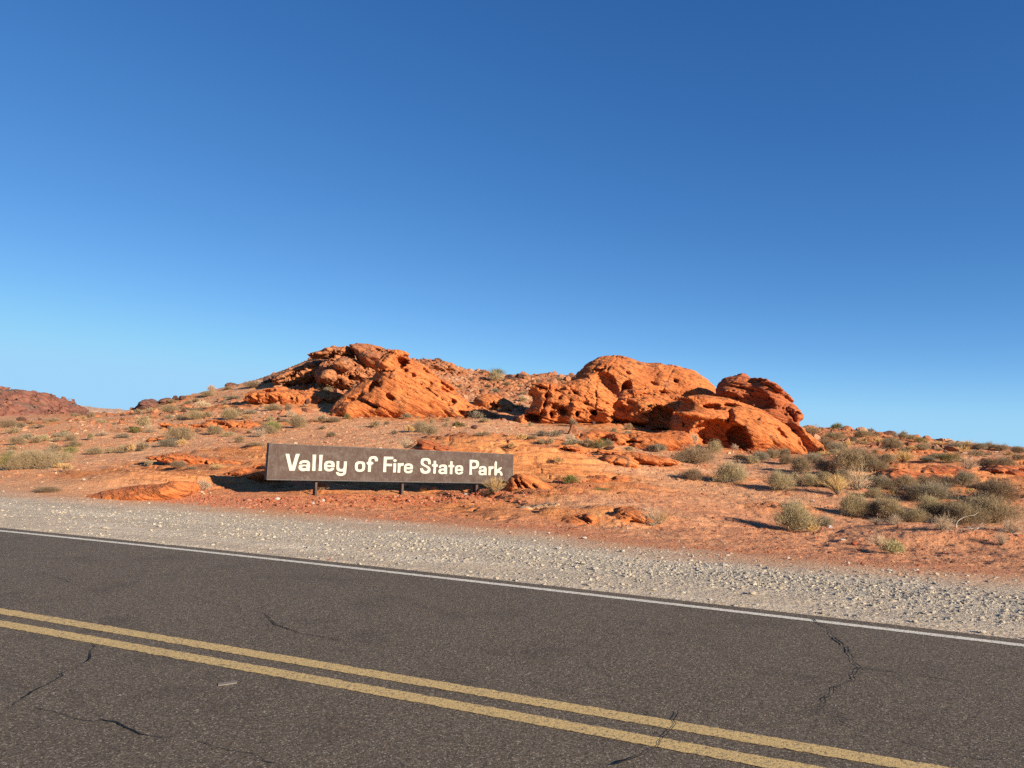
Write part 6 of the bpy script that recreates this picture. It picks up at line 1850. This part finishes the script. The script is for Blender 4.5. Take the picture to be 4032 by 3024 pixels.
    (C7, 90, 640, 180, 80, 'sage', 'low dark bush left under the straw-coloured one at the sign'),
    (crop(1000, 1700, 2.011), 540, 470, 90, 60, 'sage', 'dark thin bush under the sign beside the left post'),
    (crop(1000, 1700, 2.011), 1335, 482, 50, 30, 'tuft', 'tiny straw tuft under the right half of the sign'),
    (crop(1000, 1700, 2.011), 1425, 480, 40, 20, 'tuft', 'tiniest straw tuft under the sign near the right post'),
    (crop(1000, 1700, 2.011), 2050, 170, 80, 46, 'tuft', 'straw bush just above the right top corner of the sign'),
    (C3, 1610, 965, 110, 80, 'dry', 'bare dry tuft in the shadow left of the sign'),
    # right skyline and slope
    (CI, 600, 205, 130, 60, 'tuft', 'straw bush on the skyline right of the alcove dome'),
    (CI, 575, 215, 90, 40, 'sage', 'low bush left beside the straw bush on the skyline'),
    (CI, 780, 185, 80, 46, 'green', 'spindly green bush on the right-hand skyline'),
    (CI, 712, 180, 30, 16, 'sage', 'tiny bush left of the spindly green one'),
    (CI, 1038, 200, 60, 32, 'grey', 'small dark bush on the skyline above the flat rocks'),
    (CI, 1060, 230, 90, 40, 'sage', 'brown bush directly below the small dark skyline bush'),
    (CI, 770, 260, 150, 55, 'sage', 'wide brown-grey bush under the right-hand skyline'),
    (CI, 980, 250, 130, 50, 'sage', 'grey bush under the right-hand skyline, left of the flat rocks'),
    (CI, 890, 280, 80, 40, 'sage', 'small brown bush between two grey ones under the skyline'),
    (CI, 990, 290, 90, 36, 'tuft', 'tawny small bush above the long low ledge'),
    (CI, 1090, 305, 80, 50, 'tuft', 'tawny bush on the long low ledge'),
    (CI, 1270, 260, 90, 55, 'sage', 'dark bush right of the flat skyline rocks'),
    (CI, 1330, 265, 80, 38, 'sage', 'brown bush on the skyline, second right of the flat rocks'),
    (CI, 1410, 280, 110, 52, 'green', 'feathery green bush where the skyline dips'),
    (CI, 1570, 300, 140, 26, 'tuft', 'tawny low row bush on the skyline right of the dip'),
    (CI, 1690, 325, 110, 40, 'grey', 'dark bush on the far right skyline, first of a row'),
    (CI, 1790, 325, 120, 42, 'tuft', 'tawny bush on the far right skyline'),
    (CI, 1870, 340, 110, 46, 'grey', 'dark twiggy bush on the far right skyline'),
    (CI, 1960, 340, 120, 50, 'loose', 'pale bush on the far right skyline with bare twigs'),
    (CI, 2050, 345, 130, 54, 'loose', 'twiggy bush on the far right skyline near the edge'),
    (CI, 2185, 360, 110, 46, 'sage', 'bush on the skyline at the right edge'),
    (CI, 1760, 350, 80, 34, 'tuft', 'small tawny bush just below the far right skyline row'),
    (CI, 1860, 385, 100, 40, 'olive', 'olive bush below the far right skyline row'),
    (CI, 2110, 395, 80, 30, 'tuft', 'small tawny bush near the right edge below the skyline'),
    (CI, 1200, 345, 170, 75, 'sage', 'grey bush right below the long low ledge'),
    (CI, 1150, 305, 90, 55, 'sage', 'brown bush above left of the one below the ledge'),
    (CI, 1305, 358, 70, 32, 'olive', 'small olive bush on the slope right of the ledge'),
    (CI, 1355, 345, 70, 32, 'tuft', 'small straw bush beside the small olive one'),
    (CI, 1450, 345, 110, 42, 'olive', 'brownish olive bush on the open right slope'),
    (CI, 1080, 360, 60, 20, 'tuft', 'tiny tawny bush on the open right slope'),
    (CI, 1300, 432, 170, 72, 'tuft', 'broad straw-coloured bush on the right slope'),
    (CI, 1165, 440, 110, 62, 'sage', 'grey bush left of the broad straw-coloured one'),
    (CI, 1060, 430, 110, 60, 'sage', 'grey bush behind the largest shrub on the right'),
    (CI, 1470, 430, 110, 45, 'grey', 'small grey bush right of the broad straw-coloured one'),
    (CI, 1560, 410, 120, 42, 'grey', 'grey bush left of the bright green one'),
    (CI, 1660, 445, 190, 95, 'green', 'bright green bush, the only vivid one on the right slope'),
    (CI, 1810, 510, 150, 92, 'dry', 'pale tawny bush below the bright green one'),
    (CI, 1960, 465, 150, 55, 'sage', 'grey low bush right of the pale tawny one'),
    (CI, 2090, 460, 150, 62, 'sage', 'grey bush farther right on the slope'),
    (CI, 2190, 440, 90, 52, 'sage', 'grey bush at the right edge of the slope'),
    (CI, 680, 345, 130, 85, 'sage', 'grey bush close to the right foot of the alcove dome'),
    (CI, 780, 345, 130, 70, 'grey', 'dark bush right of that close to the dome'),
    (CI, 760, 375, 110, 40, 'olive', 'olive bush under the dark one by the dome'),
    (CI, 850, 320, 100, 45, 'tuft', 'tawny bush above the dark one by the dome'),
    (CI, 670, 382, 90, 30, 'tuft', 'small straw bush at the very foot of the dome'),
    (CI, 200, 415, 120, 62, 'grey', 'grey bush in front of the right side of the alcove dome'),
    (CI, 280, 400, 110, 55, 'sage', 'sage bush in front of the knob of the alcove dome'),
    (CI, 130, 445, 90, 48, 'olive', 'small olive bush left of those in front of the dome'),
    (CI, 380, 390, 110, 55, 'sage', 'bush in front of the dome at its right end'),
    # the dense shrubs on the right
    (CJ, 310, 410, 180, 105, 'sage', 'dark shrub at the left end of the upper shrub belt'),
    (CJ, 510, 500, 260, 190, 'sage', 'shrub with bare dark stems in the upper belt'),
    (CJ, 680, 400, 250, 120, 'grey', 'greyish shrub behind the one with bare stems'),
    (CJ, 790, 510, 230, 150, 'sage', 'purplish grey shrub left of the largest shrub'),
    (CJ, 1100, 500, 420, 270, 'sage', 'largest and darkest dome-shaped shrub on the right'),
    (CJ, 1300, 480, 260, 200, 'sage', 'second dome leaning on the largest shrub'),
    (CJ, 1450, 520, 250, 120, 'olive', 'yellowish shrub at the right foot of the largest shrub'),
    (CJ, 1560, 400, 170, 100, 'sage', 'grey shrub above the yellowish one, upper belt'),
    (CJ, 1770, 385, 230, 120, 'tuft', 'straw-yellow rounded shrub in the upper belt'),
    (CJ, 280, 745, 330, 210, 'olive', 'full olive shrub at the left end of the middle belt'),
    (CJ, 440, 640, 170, 110, 'olive', 'olive shrub behind the full one, middle belt'),
    (CJ, 620, 685, 240, 140, 'olive', 'yellow-olive shrub with dark hollow below, middle belt'),
    (CJ, 770, 580, 190, 75, 'olive', 'low olive shrub on top of the middle belt'),
    (CJ, 840, 690, 220, 120, 'sage', 'brownish shrub between two yellow ones, middle belt'),
    (CJ, 960, 800, 300, 200, 'tuft', 'rounded straw-olive shrub sloping right, middle belt'),
    (CJ, 1050, 620, 230, 130, 'olive', 'olive shrub behind the white bristly one'),
    (CJ, 1210, 740, 330, 270, 'dry', 'white bristly dead-looking shrub, the palest on the right'),
    (CJ, 1500, 740, 310, 170, 'grey', 'grey twiggy shrub right of the white bristly one'),
    (CJ, 1430, 830, 200, 110, 'olive', 'small tawny shrub under the grey twiggy one'),
    (CJ, 1800, 740, 300, 170, 'sage', 'light olive shrub before the crumbly dark outcrop'),
    (CJ, 1670, 830, 170, 90, 'tuft', 'small straw shrub under the light olive one'),
    (CI, 1480, 640, 180, 100, 'sage', 'dark brown-green shrub right before the crumbly outcrop'),
    (CI, 1370, 730, 210, 110, 'grey', 'darkest grey shrub in the lower middle of the belt'),
    (CI, 1580, 745, 290, 125, 'grey', 'broad shadowy grey-green shrub in the middle of the belt'),
    (CI, 1640, 640, 130, 80, 'grey', 'small dark shrub behind the broad shadowy one'),
    (CI, 1760, 635, 180, 110, 'grey', 'round grey shrub with visible twigs, right part of the belt'),
    (CI, 1900, 650, 110, 60, 'sage', 'small brown shrub between two larger ones, right'),
    (CI, 1960, 640, 130, 60, 'olive', 'small olive shrub behind the wide one at right'),
    (CI, 2010, 750, 290, 160, 'sage', 'wide grey-green shrub near the right edge, middle belt'),
    (CI, 1880, 740, 170, 80, 'grey', 'grey shrub at the left foot of the wide one near the right edge'),
    (CI, 1810, 675, 70, 36, 'tuft', 'tiny straw shrub in the right part of the belt'),
    # front belt
    (CJ, 1140, 1070, 340, 250, 'olive', 'golden olive shrub at the left end of the front belt'),
    (CJ, 1430, 1050, 300, 190, 'grey', 'grey shrub right of the golden olive one, front belt'),
    (CJ, 1640, 1100, 340, 240, 'sage', 'tall brownish shrub in the front belt'),
    (CJ, 1880, 1130, 370, 150, 'olive', 'low yellow shrub sloping right in the front belt'),
    (CI, 1500, 835, 190, 115, 'olive', 'rounded mustard shrub behind the low yellow one'),
    (CI, 1610, 850, 150, 90, 'sage', 'grey-brown shrub right of the rounded mustard one'),
    (CI, 1730, 905, 300, 150, 'olive', 'large tawny shrub behind the fallen branches'),
    (CI, 2010, 900, 350, 175, 'olive', 'largest olive shrub near the right edge, front belt'),
    (CI, 1870, 800, 230, 75, 'olive', 'olive shrub above the large tawny one'),
    (CI, 1600, 955, 190, 110, 'dry', 'pale grassy shrub left of the fallen branches'),
    (CI, 2140, 990, 170, 110, 'dry', 'dry bramble at the right edge of the front belt'),
    (CI, 1230, 925, 140, 70, 'dry', 'dry twigs hanging under the front belt'),
    (CI, 1080, 905, 120, 50, 'dry', 'dry low stubble under the golden olive shrub'),
    (CI, 2050, 1075, 120, 100, 'dry', 'upright dry stalks by themselves near the right edge'),
    (CI, 460, 965, 330, 190, 'olive', 'lone full shrub standing nearest the shoulder'),
    (CI, 470, 800, 130, 70, 'dry', 'pale dry twigs behind the lone front shrub'),
    (CI, 690, 925, 110, 80, 'grey', 'low grey shrub at the right side of the lone front shrub'),
    (CI, 590, 980, 90, 60, 'tuft', 'yellow dry stalks at the foot of the lone front shrub'),
    (CI, 1215, 1130, 190, 90, 'pale', 'pale green leafy plant on the sand nearest the road'),
    (CI, 1100, 1080, 110, 80, 'dry', 'brown dead weed left of the pale green plant'),
]
for b in BUSH:
    shrub(*b)

# small far bushes nothing tells apart, on the far slopes
lab = 'small dusty bush among many on the distant slope behind the rocks'
for (x0, x1, y0, y1, n) in ((1500, 2260, 1480, 1580, 26), (3200, 3900, 1720, 1800, 26), (800, 1350, 1560, 1660, 20), (380, 900, 1590, 1680, 16), (0, 500, 1660, 1700, 8)):
    for _ in range(n):
        px, py = rs.uniform(x0, x1), rs.uniform(y0, y1)
        q = hits(px, py)[0]
        if q[1] < 30 or q[1] > 120: continue
        w = rs.uniform(9, 22)
        shrub(lambda u, v: (px + u, py + v), 0, 0, w, w * 0.5, rs.choice(['sage', 'sage', 'grey', 'tuft', 'olive']), lab, 'small dusty bushes on the distant slopes')


# ------------------------------------------------------------------ fallen branches at the right
def branch(pts, r0, mp, par, mat, name='branch'):
    W = []
    for (u, v, dz) in pts:
        px, py = mp(u, v); W.append((px, py, dz))
    y0 = hits(W[0][0], W[0][1])[0][1]
    P = np.array([at_depth(px, py, y0 + dz) for px, py, dz in W])
    V, Q = [], []
    n = len(P)
    for i, p in enumerate(P):
        d = P[min(i + 1, n - 1)] - P[max(i - 1, 0)]; d /= np.linalg.norm(d) + 1e-9
        a = np.cross(d, [0.1, 0.9, 0.3]); a /= np.linalg.norm(a); b = np.cross(d, a)
        r = r0 * (1 - 0.75 * i / (n - 1))
        for h in range(5):
            an = h * 2 * math.pi / 5; V.append(p + (a * math.cos(an) + b * math.sin(an)) * r)
    for i in range(n - 1):
        for h in range(5):
            Q.append([i * 5 + h, i * 5 + (h + 1) % 5, i * 5 + 5 + (h + 1) % 5, i * 5 + 5 + h])
    return obj(name, mesh_np(name, np.array(V), np.array(Q), mat), par)


M_BARK = mat_plant('bleached_branch_wood', (0.34, 0.29, 0.23), (0.48, 0.42, 0.35), 0.0)
_q = hits(*CI(1690, 925))[0]
t = branch([(1690, 935, 0), (1692, 905, .02), (1702, 885, .02), (1722, 868, .04), (1750, 852, .04), (1775, 845, .02), (1800, 840, 0), (1830, 838, 0), (1845, 826, .02), (1862, 814, .02)], 0.009, CI, None, M_BARK, 'fallen_branch')
tag(t, 'bleached curved branch arching over the dry brush at lower right', 'branch')
rb = np.random.default_rng(77)
root = obj('brush_pile', None) if False else None
pile = branch([(1640, 950, 0), (1700, 940, .1), (1780, 930, .1), (1860, 928, .1), (1950, 932, .2), (2020, 925, .2)], 0.012, CI, None, M_STEM, 'brush_pile')
tag(pile, 'tangled pile of dead grey branches lying under the right-hand shrubs', 'branches')
for k_ in range(46):
    u0, v0 = rb.uniform(1600, 2130), rb.uniform(915, 985)
    du, dv = rb.normal(40, 70), -abs(rb.normal(20, 28))
    m_ = [(u0 + du * f + rb.normal(0, 5), v0 + dv * f + rb.normal(0, 4), rb.normal(0, .06)) for f in (0, .3, .6, .8, 1)]
    m_[0] = (u0, v0, 0)
    branch(m_, rb.uniform(0.003, 0.008), CI, pile, M_BARK if rb.random() < 0.45 else M_STEM, 'twig')

# scraps of litter by the lone shrub
def scrap(mp, u, v, w, hh, mat, label, name='plastic_scrap'):
    px, py = mp(u, v); q = hits(px, py)[0]; sc_ = 1.0 / (mp(1, 0)[0] - mp(0, 0)[0]); s = q[1] / F / sc_
    rg = np.random.default_rng(int(u))
    n = 7
    X, Z = np.meshgrid(np.linspace(-.5, .5, n), np.linspace(0, 1, n), indexing='ij')
    P = np.stack([X * w * s * (1 + 0.3 * rg.random(X.shape)), rg.normal(0, 0.012, X.shape), Z * hh * s], -1).reshape(-1, 3)
    i, j = np.meshgrid(np.arange(n - 1), np.arange(n - 1), indexing='ij')
    Q = np.stack([i * n + j, i * n + j + 1, (i + 1) * n + j + 1, (i + 1) * n + j], -1).reshape(-1, 4)
    o = obj(name, mesh_np(name, P, Q, mat, False), loc=(q[0], q[1] - 0.05, q[2] - 0.01)); o.rotation_euler = (-0.4, 0, 0.3)
    md = o.modifiers.new('thickness', 'SOLIDIFY'); md.thickness = 0.003
    tag(o, label, 'litter')


_b = NB('white_plastic'); M_PLAS = _b.done((0.62, 0.64, 0.66), None, 0.4)
scrap(CJ, 845, 1190, 34, 34, M_PLAS, 'crumpled white plastic scrap at the foot of the low grey shrub')
_b = NB('scrape_tone'); M_SCRAPE = _b.done((0.20, 0.165, 0.13), None, 0.9)
P = at_z(*np.array([(LC[0] + a / LC[2], LC[1] + b / LC[2]) for a, b in ((1185, 960), (1225, 953), (1288, 944), (1290, 955), (1240, 963), (1188, 970))]).T, 0.0)
v = [(p[0], p[1], 0.001) for p in P] + [(p[0], p[1], 0.005) for p in P]; n = len(P)
me = bpy.data.meshes.new('pale_scrape'); me.from_pydata(v, [], [list(range(n))[::-1], list(range(n, 2 * n))] + [[i, (i + 1) % n, (i + 1) % n + n, i + n] for i in range(n)]); me.materials.append(M_SCRAPE)  # thin raised plate standing in for a pale scrape in the asphalt
tag(obj('pale_scrape', me), 'thin pale chip lying on the asphalt below the yellow lines', 'scrape')
